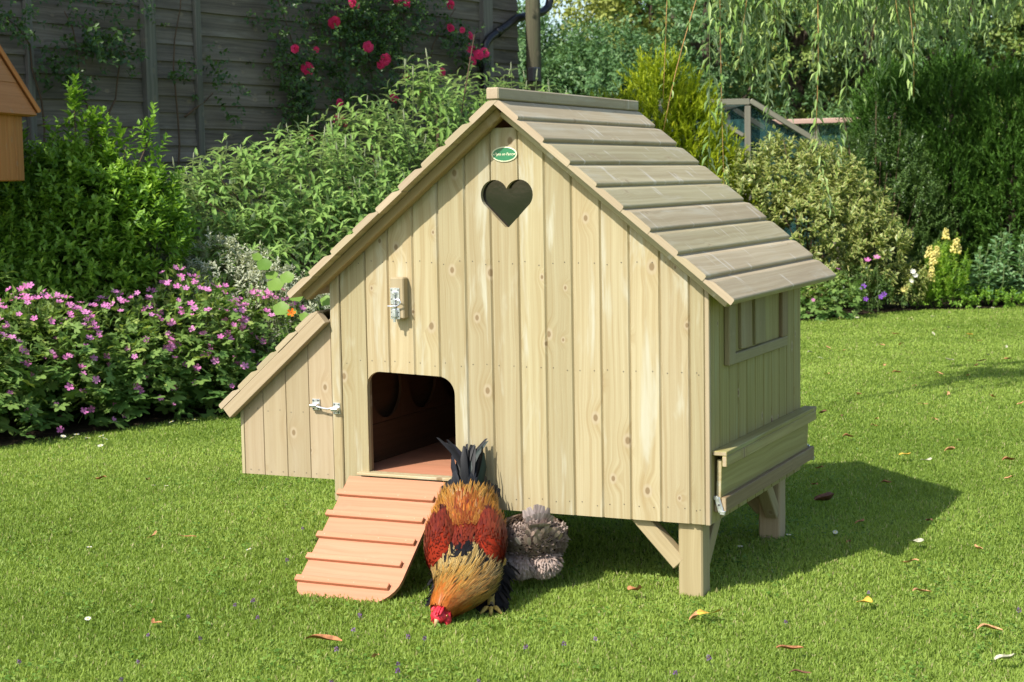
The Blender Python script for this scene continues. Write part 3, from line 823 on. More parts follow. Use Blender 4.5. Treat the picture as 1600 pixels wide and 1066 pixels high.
M['blueleaf'] = leafmat("blue_green_leaf", (0.133, 0.258, 0.102), (0.250, 0.414, 0.187), (0.390, 0.530, 0.265), 0.3, 0.5, 0.3)
M['roseleaf'] = leafmat("rose_leaf", (0.03, 0.07, 0.016), (0.07, 0.135, 0.026), (0.13, 0.19, 0.035), 0.3, 0.4, 0.4)
M['nast'] = leafmat("nasturtium_leaf", (0.13, 0.25, 0.035), (0.20, 0.33, 0.055), None, 0.35, 0.5, 0.3)
M['redpetal'] = leafmat("crimson_petal", (0.62, 0.02, 0.10), (0.78, 0.05, 0.17), (0.80, 0.12, 0.38), 0.3, 0.6, 0.15)
M['orangepetal'] = leafmat("orange_petal", (0.85, 0.16, 0.015), (0.9, 0.22, 0.02), None, 0.3, 0.6, 0.15)
M['yellowpetal'] = leafmat("yellow_petal", (0.78, 0.66, 0.16), (0.85, 0.76, 0.30), None, 0.3, 0.6, 0.15)
M['whitepetal'] = leafmat("white_petal", (0.80, 0.78, 0.68), (0.88, 0.86, 0.80), None, 0.3, 0.6, 0.15)
M['purplepetal'] = leafmat("purple_petal", (0.20, 0.06, 0.42), (0.30, 0.10, 0.55), None, 0.3, 0.6, 0.15)

# ------------------------------------------------------------------ the beds and the lawn
EDGE = [(-4.4, -2.2), (-4.05, -0.4), (-3.72, 0.75), (-3.52, 1.60), (-3.36, 2.15), (-3.13, 2.83), (-2.98, 3.15), (-2.72, 4.2), (-2.45, 5.6), (-2.18, 7.2), (-1.90, 8.6), (-1.62, 9.40), (-1.42, 9.74), (-1.22, 10.15), (-1.02, 10.62), (-0.80, 10.82), (-0.53, 10.92), (-0.30, 11.05), (-0.05, 11.5), (0.6, 12.0), (2.0, 12.6), (5, 13.0), (9, 12.4)]
FAR = [(9, 40), (-30, 40), (-30, -2.2)]
bed_poly = EDGE + FAR
def terrain(name, poly_or_none, z, size, mat):
    if poly_or_none is None:
        n = 160; g = np.linspace(-1, 1, n); g = np.sign(g) * (np.abs(g) ** 2.6) * size
        X, Y = np.meshgrid(g + 0.0, g + 2.0); Z = np.full_like(X, z)
        v = np.stack([X, Y, Z], -1).reshape(-1, 3)
        i = np.arange(n * n).reshape(n, n); f = np.stack([i[:-1, :-1], i[:-1, 1:], i[1:, 1:], i[1:, :-1]], -1).reshape(-1, 4)
        return np_mesh(name, v, f, 4, mat)
    vs = [Vector(p) for p in poly_or_none]
    ov, oe, of, *_ = geometry.delaunay_2d_cdt(vs, [], [list(range(len(vs)))], 1, 1e-6)
    mb = MB(); mb.add([(p[0], p[1], z) for p in ov], [tuple(f) for f in of])
    return mb.build(name, mat)

t = NT("lawn_turf")
oc = t.n("ShaderNodeTexCoord").outputs["Object"]
n1, n2, n3 = t.noise(oc, 1.1, 4, 0.6), t.noise(oc, 34, 4, 0.7), t.noise(oc, 190, 3, 0.7)
c = t.mix(t.ss(n2, 0.3, 0.7), (0.10, 0.165, 0.024), (0.18, 0.26, 0.045))
c = t.mix(t.math('MULTIPLY', t.ss(n1, 0.42, 0.7), 0.5), c, (0.20, 0.24, 0.05))
c = t.mix(t.math('MULTIPLY', t.ss(n3, 0.55, 0.72), 0.5), c, (0.03, 0.05, 0.01))
M['turf'] = t.done(t.principled(c, 0.9, 0.1, bump=t.math('ADD', n2, n3), bstr=0.8, bdist=0.012))
t = NT("bed_soil")
oc = t.n("ShaderNodeTexCoord").outputs["Object"]
n1, n2 = t.noise(oc, 26, 6, 0.7), t.noise(oc, 5, 3)
c = t.mix(t.ss(n1, 0.3, 0.7), (0.022, 0.015, 0.010), (0.075, 0.052, 0.034))
c = t.mix(t.math('MULTIPLY', t.ss(n2, 0.5, 0.7), 0.4), c, (0.035, 0.045, 0.015))
M['soil'] = t.done(t.principled(c, 0.95, 0.1, bump=n1, bstr=1.0, bdist=0.03))
tag(terrain("lawn", None, G0, 700, M['turf']), kind="structure")
tag(terrain("flower_bed_soil", bed_poly, G0 + 0.006, 0, M['soil']), kind="structure")

# grass: short mown blades, thick near the camera
def grass():
    fw = np.array([_f.x, _f.y]); fw /= np.linalg.norm(fw); rt = np.array([fw[1], -fw[0]])
    c0 = np.array([2.2009, -4.7248])
    N = 1450000
    u = R.rand(N); a, b = 3.45 ** -0.35, 17.0 ** -0.35
    tt = (a + (b - a) * u) ** (-1 / 0.35)
    lat = (R.rand(N) - 0.5) * 2 * (0.345 * tt + 0.9)
    xy = c0 + tt[:, None] * fw + lat[:, None] * rt
    # keep off the beds
    ex, ey = np.array([e[0] for e in EDGE]), np.array([e[1] for e in EDGE])
    lim = np.interp(xy[:, 1], ey, ex)
    lim = np.where(xy[:, 1] > 11.4, np.interp(xy[:, 1], [11.4, 12.0, 12.6, 13], [-0.1, 0.6, 2.0, 5]), lim)
    wob = 0.03 * np.sin(xy[:, 1] * 9.0) + 0.02 * np.sin(xy[:, 1] * 23.0)
    keep = (xy[:, 0] > lim + wob - 0.02) & ~((xy[:, 0] > 0.54) & (xy[:, 0] < 0.617) & (xy[:, 1] > 0.02) & (xy[:, 1] < 0.094))
    xy, tt = xy[keep], tt[keep]; n = len(xy)
    def lumps(sc, sd):
        q = np.random.RandomState(sd); k = q.randn(14, 2) * sc; ph = q.rand(14) * 6.28
        return np.mean(np.sin(xy @ k.T + ph), 1) * 1.9
    p1, p2, p3 = lumps(2.2, 1), lumps(8.5, 2), lumps(26, 3)
    h = np.clip((0.0150 + 0.003 * p2 + 0.003 * p3) * (0.5 + 0.8 * R.rand(n)), 0.008, 0.036)
    w = (0.0013 + 0.0009 * R.rand(n)) * np.maximum(1.0, tt / 7.0)
    th = R.rand(n) * 6.283 ; lean = np.clip(np.abs(1.2 + 1.2 * R.randn(n)), 0, 4.0)
    dx, dy = np.cos(th), np.sin(th)
    ph = th + 1.57 + R.randn(n) * 0.5; sx, sy = np.cos(ph) * w, np.sin(ph) * w
    B = np.stack([xy[:, 0], xy[:, 1], np.full(n, G0)], 1)
    v = np.empty((n, 5, 3))
    S = np.stack([sx, sy, np.zeros(n)], 1)
    d1 = np.stack([dx * lean * 0.5, dy * lean * 0.5, np.ones(n)], 1); d1 = nrm(d1) * (h * 0.55)[:, None]
    d2 = np.stack([dx * lean * 1.3, dy * lean * 1.3, np.ones(n)], 1); d2 = nrm(d2) * (h * 0.55)[:, None]
    v[:, 0] = B - S; v[:, 1] = B + S; v[:, 2] = B + d1 + S * 0.85; v[:, 3] = B + d1 - S * 0.85; v[:, 4] = B + d1 + d2
    i = (np.arange(n) * 5)[:, None]
    var = np.clip(0.46 + 0.24 * p1 + 0.16 * p2 + 0.13 * R.randn(n), 0, 1)
    dry = (R.rand(n) < 0.035 + 0.03 * np.clip(p1, 0, 1)).astype(float)
    var = np.where(dry > 0, 1.0, np.clip(var, 0, 0.9))
    o = np_mesh("grass", v.reshape(-1, 3), [((i + [[0, 1, 2, 3]]), 4), ((i + [[3, 2, 4]]), 3)], None, M['grass'], None, {"var": np.repeat(var, 5)}, True)
    tag(o, "short mown lawn grass", None, kind="stuff")
    # clover and daisy rosettes among the blades
    q = R.permutation(n)[:60000]; q = q[(p2[q] + 0.6 * p3[q] > 0.25) & (tt[q] < 10)]
    m = len(q); P = np.stack([xy[q, 0], xy[q, 1], np.full(m, G0 + 0.012) + 0.010 * R.rand(m)], 1); th = R.rand(m) * 6.28
    o = batch("clover", LEAF5, P, np.stack([np.cos(th), np.sin(th), 0.3 * R.randn(m)], 1), np.stack([R.randn(m) * .35, R.randn(m) * .35, np.ones(m)], 1), 0.010 + 0.009 * R.rand(m), 0.007 + 0.005 * R.rand(m), M['clover'])
    tag(o, "clover leaves among the lawn grass", None, kind="stuff")
t = NT("grass_blade")
v = t.attr("var")
c = t.mix(t.ss(v, 0.0, 0.85), (0.165, 0.26, 0.032), (0.37, 0.49, 0.095))
c = t.mix(t.ss(v, 0.93, 0.99), c, (0.48, 0.44, 0.20))
p = t.principled(c, 0.5, 0.25); tr = t.n("ShaderNodeBsdfTranslucent"); t.put(tr.inputs[0], t.mix(1.0, c, (1.0, 1.0, 0.5), 'MULTIPLY'))
mx = t.n("ShaderNodeMixShader"); mx.inputs[0].default_value = 0.42
t.t.links.new(p, mx.inputs[1]); t.t.links.new(tr.outputs[0], mx.inputs[2]); M['grass'] = t.done(mx.outputs[0])
M['clover'] = leafmat('clover_leaf', (0.08, 0.17, 0.02), (0.17, 0.29, 0.045), (0.27, 0.37, 0.08), 0.3, 0.5, 0.25)
grass()
# ------------------------------------------------------------------ the dark timber barn along the left bed
WD = Vector((0.1705, 0.9854, 0)); WN = Vector((0.9854, -0.1705, 0))
def WP(y, z, out=0.0):
    return Vector((-4.9 + 0.173 * (y - 2.0), y, z)) + WN * out
barn = empty("timber_barn", WP(3.5, G0), "tall barn of dark weathered boards with battens, roses climbing its long side", "barn")
WT = 3.25
def cladding(y0, y1, pitch, seed):
    mb = MB(); random.seed(seed)
    z = G0 - 0.02
    while z < WT:
        z1 = z + pitch + random.uniform(-0.004, 0.004)
        cuts = [y0, y1]
        if y1 - y0 > 1.5: cuts = [y0] + sorted(y0 + (y1 - y0) * random.uniform(0.2, 0.8) for _ in range(random.choice((0, 1, 1)))) + [y1]
        for a, b in zip(cuts[:-1], cuts[1:]):
            a2, b2 = a + 0.001, b - 0.001
            sag = random.uniform(-0.004, 0.004); o = (random.random() * 40, random.random() * 40); pr = random.uniform(0.020, 0.027)
            n = max(2, int((b2 - a2) / 0.35)); vs, gp = [], []
            for k in range(n + 1):
                y = a2 + (b2 - a2) * k / n
                dz = sag * math.sin(3.1 * k / n) + random.uniform(-0.0015, 0.0015)
                for zz, w in ((z - 0.016 + dz, 0.0), (z - 0.016 + dz, pr), (z1 + dz * 0.5, 0.007), (z1 + dz * 0.5, 0.0)):
                    vs.append(WP(y, zz, w)); gp.append((y + o[0], zz - z + o[1], w))
            fs = [(k * 4 + q, k * 4 + (q + 1) % 4, k * 4 + 4 + (q + 1) % 4, k * 4 + 4 + q) for k in range(n) for q in range(4)]
            fs += [(0, 1, 2, 3), (n * 4 + 3, n * 4 + 2, n * 4 + 1, n * 4)]
            mb.add(vs, fs, 0, gp)
        z = z1
    return mb.build("board_cladding", [M['grey']], barn)
for k, (a, b, p) in enumerate([(-1.4, 0.9, 0.152), (0.955, 3.24, 0.110), (3.295, 4.158, 0.153), (4.258, 4.617, 0.111), (4.672, 7.83, 0.153), (7.965, 8.38, 0.113)]):
    cladding(a, b, p, 40 + k)
random.seed(77)
for y, w, d in [(0.927, 0.05, 0.045), (3.267, 0.050, 0.045), (4.208, 0.096, 0.060), (4.645, 0.052, 0.045), (7.897, 0.132, 0.060)]:
    mb = MB(); c = WP(y, (WT + G0) / 2, d / 2)
    mb.obox(c, ((0, 0, 1), WD, WN), ((WT - G0) / 2, w / 2, d / 2), 0.004)
    mb.build("batten", [M['greypost']], barn)
mb = MB()
for a, b in [((-1.4, 0), (8.38, 0)), ((8.38, 0), (8.38, -4.2)), ((8.38, -4.2), (-1.4, -4.2)), ((-1.4, -4.2), (-1.4, 0))]:
    p, q = WP(a[0], 0, a[1] - 0.012), WP(b[0], 0, b[1] - 0.012)
    mb.add([p + Vector((0, 0, G0)), q + Vector((0, 0, G0)), q + Vector((0, 0, WT)), p + Vector((0, 0, WT))], [(0, 1, 2, 3)])
mb.build("barn_body", [M['greypost']], barn)
mb = MB()
for s0, s1 in ((0.07, -2.1), (-4.3, -2.1)):
    p, q = WP(-1.8, WT - 0.05, s0), WP(8.7, WT - 0.05, s0); p2, q2 = WP(-1.8, WT + 1.5, s1), WP(8.7, WT + 1.5, s1)
    u = Vector((0, 0, 0.08)); mb.add([p, q, q2, p2, p + u, q + u, q2 + u, p2 + u], [(0, 1, 2, 3), (4, 5, 6, 7), (0, 1, 5, 4), (1, 2, 6, 5), (2, 3, 7, 6), (3, 0, 4, 7)])
mb.build("barn_roof", [plain("old_slate_roof", (0.09, 0.09, 0.10), 0.8, 0.2, nscale=6, nvar=0.3)], barn)
mb = MB()
pp = [WP(7.80, G0, 0.085), WP(7.80, 2.28, 0.085), WP(7.815, 2.345, 0.088), WP(7.86, 2.392, 0.092), WP(8.22, 2.575, 0.11), WP(8.58, 2.65, 0.13), WP(8.66, 2.70, 0.14), WP(8.69, 2.80, 0.15), WP(8.69, WT - 0.1, 0.16)]
mb.tube(pp, 0.034, 14)
for z in (2.18, 1.2): mb.obox(WP(7.835, z, 0.05), (WD, WN, (0, 0, 1)), (0.055, 0.035, 0.016), 0.003)
mb.tube([WP(7.80, 2.225, 0.085), WP(7.80, 2.285, 0.085)], 0.040, 14); mb.tube([WP(7.95, 2.437, 0.098), WP(8.01, 2.467, 0.101)], 0.040, 14)
mb.build("downpipe", [M['blackplastic']], barn, True)
mb = MB(); mb.tube([WP(8.285, G0 - 0.3, 0.235), WP(8.287, 2.2, 0.235), WP(8.29, 4.6, 0.232)], [0.066, 0.064, 0.060], 14)
o = mb.build("wooden_post", [M['pole']], None, True); tag(o, "round mossy brown post standing at the far corner of the dark barn", "post")
mb = MB(); mb.obox(WP(8.20, 2.10, 0.30), (WD, WN, (0, 0, 1)), (0.055, 0.03, 0.06), 0.008)
mb.build("junction_box", [M['blackplastic']], o)

# ------------------------------------------------------------------ orange timber dovecote at the left edge
dc = empty("dovecote", (-4.29, 2.03, 1.28), "orange timber dovecote with pitched board roof, cut off by the photo's edge", "dovecote")
ca, sa = math.cos(0.30), math.sin(0.30)
ux, uy = Vector((ca, sa, 0)), Vector((-sa, ca, 0)); dc0 = Vector((-4.29, 2.03, 0))
def DP(a, b, z): return dc0 + ux * a + uy * b + Vector((0, 0, z))
mb = MB()
for k in range(7):
    a = -0.355 + 0.1015 * k
    mb.obox(DP(a + 0.050, -0.335, 1.47), ((0, 0, 1), ux, uy), (0.19, 0.0482, 0.009), 0.005)
    mb.obox(DP(a + 0.050, 0.335, 1.47), ((0, 0, 1), ux, uy), (0.19, 0.0482, 0.009), 0.005)
    mb.obox(DP(0.366, a + 0.050 - 0.02, 1.47), ((0, 0, 1), uy, ux), (0.19, 0.0482, 0.009), 0.005)
    mb.obox(DP(-0.366, a + 0.050 - 0.02, 1.47), ((0, 0, 1), uy, ux), (0.19, 0.0482, 0.009), 0.005)
mb.obox(DP(0, 0, 1.286), (ux, uy, (0, 0, 1)), (0.355, 0.322, 0.008), 0.002)
mb.build("board_wall", [M['orange']], dc)
mb = MB()                                          # four-sided board roof
for sgn, A, B in ((1, ux, uy), (-1, ux, uy), (1, uy, ux), (-1, uy, ux)):
    for k in range(5):
        f0, f1 = k / 5, (k + 1) / 5
        r0, r1 = 0.375 * (1 - f0) + 0.03, 0.375 * (1 - f1) + 0.03
        z0, z1 = 1.640 + 0.86 * f0, 1.640 + 0.86 * f1 + 0.02
        vs = []
        for h in (0.0, 0.016):
            for r, z, w in ((r0 + h * 1.5, z0 + h * 0.5 - 0.014, r0), (r0 + h * 1.5, z0 + h * 0.5 - 0.014, -r0), (r1 + h * 0.3, z1 + h * 0.3, -r1), (r1 + h * 0.3, z1 + h * 0.3, r1)):
                vs.append(dc0 + A * (sgn * r) + B * (w * 0.998) + Vector((0, 0, z)))
        o_ = random.random() * 30
        mb.add(vs, [(0, 1, 2, 3), (4, 5, 6, 7), (0, 1, 5, 4), (2, 3, 7, 6), (1, 2, 6, 5), (3, 0, 4, 7)], 0, [(v.dot(B) + o_, v.z + o_, 0) for v in vs])
mb.build("pitched_roof", [M['orange']], dc)
mb = MB()
for sa_ in (1, -1):
    for sb_ in (1, -1):
        p = DP(0.428 * sa_, 0.428 * sb_, 1.650); q = DP(0.045 * sa_, 0.045 * sb_, 2.535)
        mb.bar(p, q, ux * sb_ - uy * sa_, 0.045, 0.022, 0.003)
mb.build("hip_trim", [M['orange']], dc)
mb = MB(); mb.obox(DP(-0.12, 0, 0.62), ((0, 0, 1), ux, uy), (0.66, 0.05, 0.05), 0.004)
mb.build("support_post", [M['orange']], dc)

# ------------------------------------------------------------------ shrubs of the left bed
def shrub(name, label, cat, ells, n, L, nl, leaf, lw, mat, tpl=LEAF5, ang=55, whorl=2, droop=0.3, upb=0.6, surf=0.55, spires=(), top=0.35, stem=True, seed=1, group=None, jit=0.25, zmin=0.03, stemmat='twig'):
    rs = np.random.RandomState(seed); random.seed(seed)
    e = np.array(ells, float); cx, cy = e[:, 0].mean(), e[:, 1].mean()
    root = empty(name, (cx, cy, G0), label, cat, group)
    P, O = in_ells(ells, n, surf, top, rs, zmin)
    D = O * 0.75 + np.array([0, 0, upb]) + rs.randn(n, 3) * 0.28
    P = P - nrm(D) * L * 0.55
    for (x, y, z, h, k) in spires:                       # tall leading shoots
        m = k; f = np.linspace(0, 1, m)
        P = np.concatenate([P, np.stack([x + 0.05 * (1 - f) * rs.randn(m), y + 0.05 * (1 - f) * rs.randn(m), z - h * (1 - f)], 1)])
        D = np.concatenate([D, nrm(np.array([0, 0, 1.0]) + rs.randn(m, 3) * (0.55 * (1 - f) + 0.12)[:, None])])
    pos, ax, up, ln, vs = shoots(P, D, L, nl, leaf, ang, whorl, droop, jit, rs=rs)
    ok = pos[:, 2] > G0 + 0.01
    batch("foliage", tpl, pos[ok], ax[ok], up[ok], ln[ok], ln[ok] * lw * (0.85 + 0.3 * rs.rand(ok.sum())), mat, root, vs[ok])
    if stem:
        tips = [tuple(c[:3] + np.array([0, 0, c[5] * 0.55]) + rs.randn(3) * c[3:6] * 0.25) for c in e for _ in range(3)] + [(s_[0], s_[1], s_[2]) for s_ in spires]
        stems("stem", (cx, cy, G0), tips, root, M[stemmat])
    return root

shrub("leafy_shrub", "bushy mid green shrub with upright leafy spires before the barn wall, left of the buddleia", "shrub",
      [(-4.30, 2.72, 0.62, 0.42, 0.42, 0.56), (-4.02, 2.86, 0.62, 0.42, 0.40, 0.60), (-4.03, 2.92, 1.06, 0.38, 0.34, 0.40), (-3.82, 3.06, 0.92, 0.34, 0.32, 0.42), (-4.30, 2.80, 1.00, 0.32, 0.30, 0.40),
       (-4.30, 2.45, 0.55, 0.30, 0.30, 0.45)],
      2400, 0.17, 6, 0.070, 0.46, M['privet'], ang=60, droop=0.15, upb=0.8, seed=3, surf=0.6,
      spires=[(-4.06, 2.93, 1.70, 0.50, 26), (-3.96, 2.97, 1.56, 0.40, 16), (-3.90, 2.99, 1.50, 0.35, 14), (-3.79, 3.03, 1.46, 0.4, 14), (-3.68, 3.10, 1.50, 0.45, 14), (-4.30, 2.78, 1.40, 0.4, 14), (-4.15, 2.86, 1.48, 0.3, 10), (-3.62, 3.16, 1.24, 0.4, 12)])
shrub("young_shrub", "light green broad leaved plant at the left photo edge, under the dark leafy shrub", "shrub",
      [(-4.02, 2.12, 0.48, 0.22, 0.25, 0.34), (-4.2, 1.9, 0.5, 0.25, 0.25, 0.36)], 130, 0.16, 4, 0.085, 0.40, M['geran'], tpl=LEAF9, seed=4, droop=0.3)

bud_tops = [(-3.98, 3.48, 1.10), (-3.86, 3.72, 1.30), (-3.76, 4.05, 1.44), (-3.62, 4.48, 1.56), (-3.56, 4.92, 1.50), (-3.62, 5.50, 1.76), (-3.52, 6.15, 2.02), (-3.42, 6.75, 2.06), (-3.36, 7.35, 1.96), (-3.26, 7.92, 1.88), (-3.1, 8.4, 1.70)]
ells = []
for x, y, z in bud_tops:
    ells.append((x, y, z * 0.56, 0.40, 0.42, z * 0.44))
    ells.append((x + 0.26, y - 0.04, z * 0.40, 0.34, 0.40, z * 0.36))
bud = shrub("buddleia_bush", "wide tall buddleia with long pale green leaves and pale bud spikes, behind the hen house", "shrub",
            ells, 2300, 0.22, 4, 0.125, 0.30, M['buddleia'], tpl=LEAF9, ang=62, droop=0.55, upb=0.75, surf=0.72, seed=7, top=0.4)
rs = np.random.RandomState(21)
sp_pos, sp_ax = [], []
for x, y, z in bud_tops:
    for _ in range(13):
        a, r = rs.rand() * 6.28, rs.rand() ** 0.5
        px, py = x + 0.42 * r * math.cos(a) + 0.05, y + 0.42 * r * math.sin(a)
        sp_pos.append((px, py, z * 0.56 + z * 0.46 * math.sqrt(max(0.05, 1 - r * r)) + rs.rand() * 0.10)); sp_ax.append((rs.randn() * .15, rs.randn() * .15, 1))
sp_pos, sp_ax = np.array(sp_pos), np.array(sp_ax)
keep = rs.permutation(len(sp_pos))[:96]; sp_pos, sp_ax = sp_pos[keep], sp_ax[keep]
mb = MB(); mb.tube([(0, 0, 0), (0.001, 0, 0.03), (0.0, 0.001, 0.06), (0.002, 0, 0.075)], [0.0036, 0.0048, 0.0036, 0.0006], 6, 0)
mb.tube([(0.015, 0.01, -0.30), (0.006, 0.0, -0.15), (0, 0, 0.002)], [0.0042, 0.0032, 0.0024], 5, 1)
spo = mb.build("bud_spike_shape", [M['spike'], M['stem']], None, True); spm = spo.data; bpy.data.objects.remove(spo)
spm.attributes.new("var", 'FLOAT', 'POINT').data.foreach_set("value", np.full(len(spm.vertices), 0.4, np.float32))
for q, a in zip(sp_pos, sp_ax): instance("bud_spike", spm, bud, q, a, 0.7 + 0.6 * rs.rand(), rs.rand() * 6)
k = len(sp_pos)
# paired leaves just under each spike, so that every shoot ends in a crown
P = np.repeat(sp_pos, 6, 0); a = np.tile([0, 3.14, 1.57, 4.71, 0.4, 3.5], k) + np.repeat(rs.rand(k) * 6, 6); lev = np.tile([0.0, 0.0, 0.05, 0.05, 0.10, 0.10], k)
P = P - np.array([0, 0, 1.0]) * lev[:, None]
Dn = np.stack([np.cos(a), np.sin(a), 0.35 + 0 * a - 3 * lev], 1)
ln = (0.075 + lev * 0.5) * (0.8 + 0.4 * rs.rand(len(P)))
batch("shoot_leaves", LEAF9, P, Dn, np.tile([[0, 0, 1.0]], (len(P), 1)) + rs.randn(len(P), 3) * .2, ln, ln * 0.30, M['buddleia'], bud, np.clip(0.55 + 0.3 * rs.randn(len(P)), 0, 1))

shrub("variegated_shrub", "low shrub with small white edged leaves, tucked between pink geraniums and buddleia", "shrub",
      [(-3.70, 3.34, 0.60, 0.24, 0.22, 0.27), (-3.48, 3.44, 0.64, 0.28, 0.22, 0.28), (-3.27, 3.58, 0.54, 0.26, 0.22, 0.27), (-3.06, 3.70, 0.42, 0.2, 0.2, 0.24), (-3.4, 3.48, 0.28, 0.4, 0.28, 0.28)],
      950, 0.11, 6, 0.048, 0.36, M['whitevar'], ang=60, droop=0.1, upb=0.7, seed=9)

# pink geraniums: five petalled flowers, each a part
def petal_flower(name, n, r, mat, cup=0.25, pw=0.72, stalk=0.0):
    vs, fs, ed = [], [], []
    for k in range(n):
        a = 2 * math.pi * k / n; c, s = math.cos(a), math.sin(a); b = len(vs)
        for x, y, z in ((0.05, 0, 0), (0.45, -0.28 * pw, cup * 0.3), (0.5, 0, cup * 0.25), (0.45, 0.28 * pw, cup * 0.3), (0.92, -0.30 * pw, cup * 0.9), (1.0, 0, cup), (0.92, 0.30 * pw, cup * 0.9)):
            vs.append(((x * c - y * s) * r, (x * s + y * c) * r, z * r))
        fs += [(b, b + 1, b + 2), (b, b + 2, b + 3), (b + 1, b + 4, b + 5), (b + 1, b + 5, b + 2), (b + 2, b + 5, b + 6), (b + 2, b + 6, b + 3)]
    b = len(vs); L = stalk; np_ = len(fs)
    if L:
        for j, (x, z) in enumerate(((0, 0), (0.10 * L, -0.45 * L), (0.0, -L))):
            for a in (0, 2.09, 4.19): vs.append((x + 0.0011 * math.cos(a), 0.0011 * math.sin(a), z))
        for j in range(2):
            for q in range(3): fs.append((b + j * 3 + q, b + j * 3 + (q + 1) % 3, b + j * 3 + 3 + (q + 1) % 3, b + j * 3 + 3 + q))
    me = bpy.data.meshes.new(name); me.from_pydata(vs, [], fs); me.materials.append(mat); me.materials.append(M['stem'])
    me.polygons.foreach_set("material_index", np.array([0] * np_ + [1] * (len(fs) - np_), np.int32))
    me.attributes.new("var", 'FLOAT', 'POINT').data.foreach_set("value", np.full(len(vs), random.random(), np.float32))
    me.update(); return me
ger_fl = [petal_flower("geranium_flower_%d" % k, 5, 0.0185, M['pink'], cup=0.15 + 0.35 * random.random(), pw=1.02, stalk=0.085) for k in range(6)]
def geranium(label, cx, cy, rx, ry, h, nleaf, nfl, seed, face=(0.55, -0.75, 0.5), group="pink geranium clumps along the left bed"):
    rs = np.random.RandomState(seed); random.seed(seed)
    root = empty("geranium_clump", (cx, cy, G0), label, "geranium", group)
    n = nleaf
    d = nrm(rs.randn(n, 3)); d[:, 2] = np.abs(d[:, 2])
    bump = 1 + 0.10 * np.sin(d[:, 0] * 7 + seed) + 0.09 * np.sin(d[:, 1] * 9 + 2 * seed)
    r = np.where(rs.rand(n) < 0.75, 0.80 + 0.25 * rs.rand(n), rs.rand(n)) * bump
    P = np.array([cx, cy, 0.0]) + d * np.array([rx, ry, h]) * r[:, None]
    # the sides stand steeply, like a rounded box
    P[:, 2] = np.clip(h * np.abs(d[:, 2] * r) ** 0.62, 0.02, None)
    zf = P[:, 2] / h
    ax = np.stack([d[:, 0] + rs.randn(n) * .4, d[:, 1] + rs.randn(n) * .4, -0.25 + 0.5 * zf + rs.randn(n) * .25], 1)
    up = np.stack([d[:, 0] * 0.7, d[:, 1] * 0.7, np.full(n, 0.9)], 1) + rs.randn(n, 3) * .3
    ln = (0.105 - 0.055 * np.clip(zf, 0, 1)) * (0.7 + 0.6 * rs.rand(n))
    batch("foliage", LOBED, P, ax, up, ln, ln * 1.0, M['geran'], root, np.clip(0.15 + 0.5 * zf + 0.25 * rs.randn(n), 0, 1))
    n2 = nleaf // 2                                       # small narrow stem leaves and buds above
    d2 = nrm(rs.randn(n2, 3)); d2[:, 2] = np.abs(d2[:, 2]) + 0.2; d2 = nrm(d2)
    P2 = np.array([cx, cy, 0.02]) + d2 * np.array([rx, ry, h]) * (0.95 + 0.2 * rs.rand(n2))[:, None]
    batch("stem_leaves", LEAF5, P2, d2 + rs.randn(n2, 3) * .5, np.tile([[0, 0, 1.0]], (n2, 1)) + rs.randn(n2, 3) * .3, 0.035 + 0.03 * rs.rand(n2), 0.013 + 0.01 * rs.rand(n2), M['geran'], root, np.clip(0.6 + 0.3 * rs.randn(n2), 0, 1))
    f = nrm(np.array(face)); placed = 0
    while placed < nfl:
        dd = nrm(rs.randn(3)); dd[2] = abs(dd[2])
        if dd @ np.array([f[0], f[1], 0.15]) < -0.15 or rs.rand() > 0.42 + 0.7 * dd[2]: continue
        q = np.array([cx, cy, 0]) + dd * np.array([rx, ry, 0]) * (0.95 + 0.15 * rs.rand()); q[2] = h * dd[2] ** 0.62 * (1.0 + 0.12 * rs.rand()) + 0.02 + 0.05 * rs.rand() * dd[2]
        nrmv = dd * 0.6 + f * 0.5 + rs.randn(3) * 0.3 + np.array([0, 0, 0.35])
        instance("flower", ger_fl[rs.randint(6)], root, q, nrmv, 0.82 + 0.5 * rs.rand(), rs.rand() * 6)
        placed += 1
geranium("pink flowering geranium clump cut off by the photo's left edge", -4.10, 1.10, 0.44, 0.48, 0.62, 700, 36, 31)
geranium("pink flowering geranium clump with its densest bloom at the left, below the dark leafy shrub", -3.92, 1.66, 0.42, 0.42, 0.64, 900, 98, 32)
geranium("pink flowering geranium clump with big dark lower leaves over the daisies, second from the left", -3.74, 2.14, 0.40, 0.38, 0.62, 900, 96, 33)
geranium("pink flowering geranium clump in the dip between the two tall mounds", -3.58, 2.58, 0.38, 0.36, 0.58, 850, 80, 34)
geranium("tall pink flowering geranium mound in front of the white edged shrub", -3.37, 2.98, 0.38, 0.34, 0.66, 1000, 98, 35)
geranium("pink flowering geranium clump beside the nest box roof and nasturtium", -3.14, 3.36, 0.32, 0.32, 0.56, 800, 66, 36)
for k, (x, y, h) in enumerate([(-2.95, 4.1, 0.5), (-2.72, 5.0, 0.45)]):
    geranium("geranium clump hidden behind the hen house", x, y, 0.32, 0.42, h, 420, 8, 60 + k)

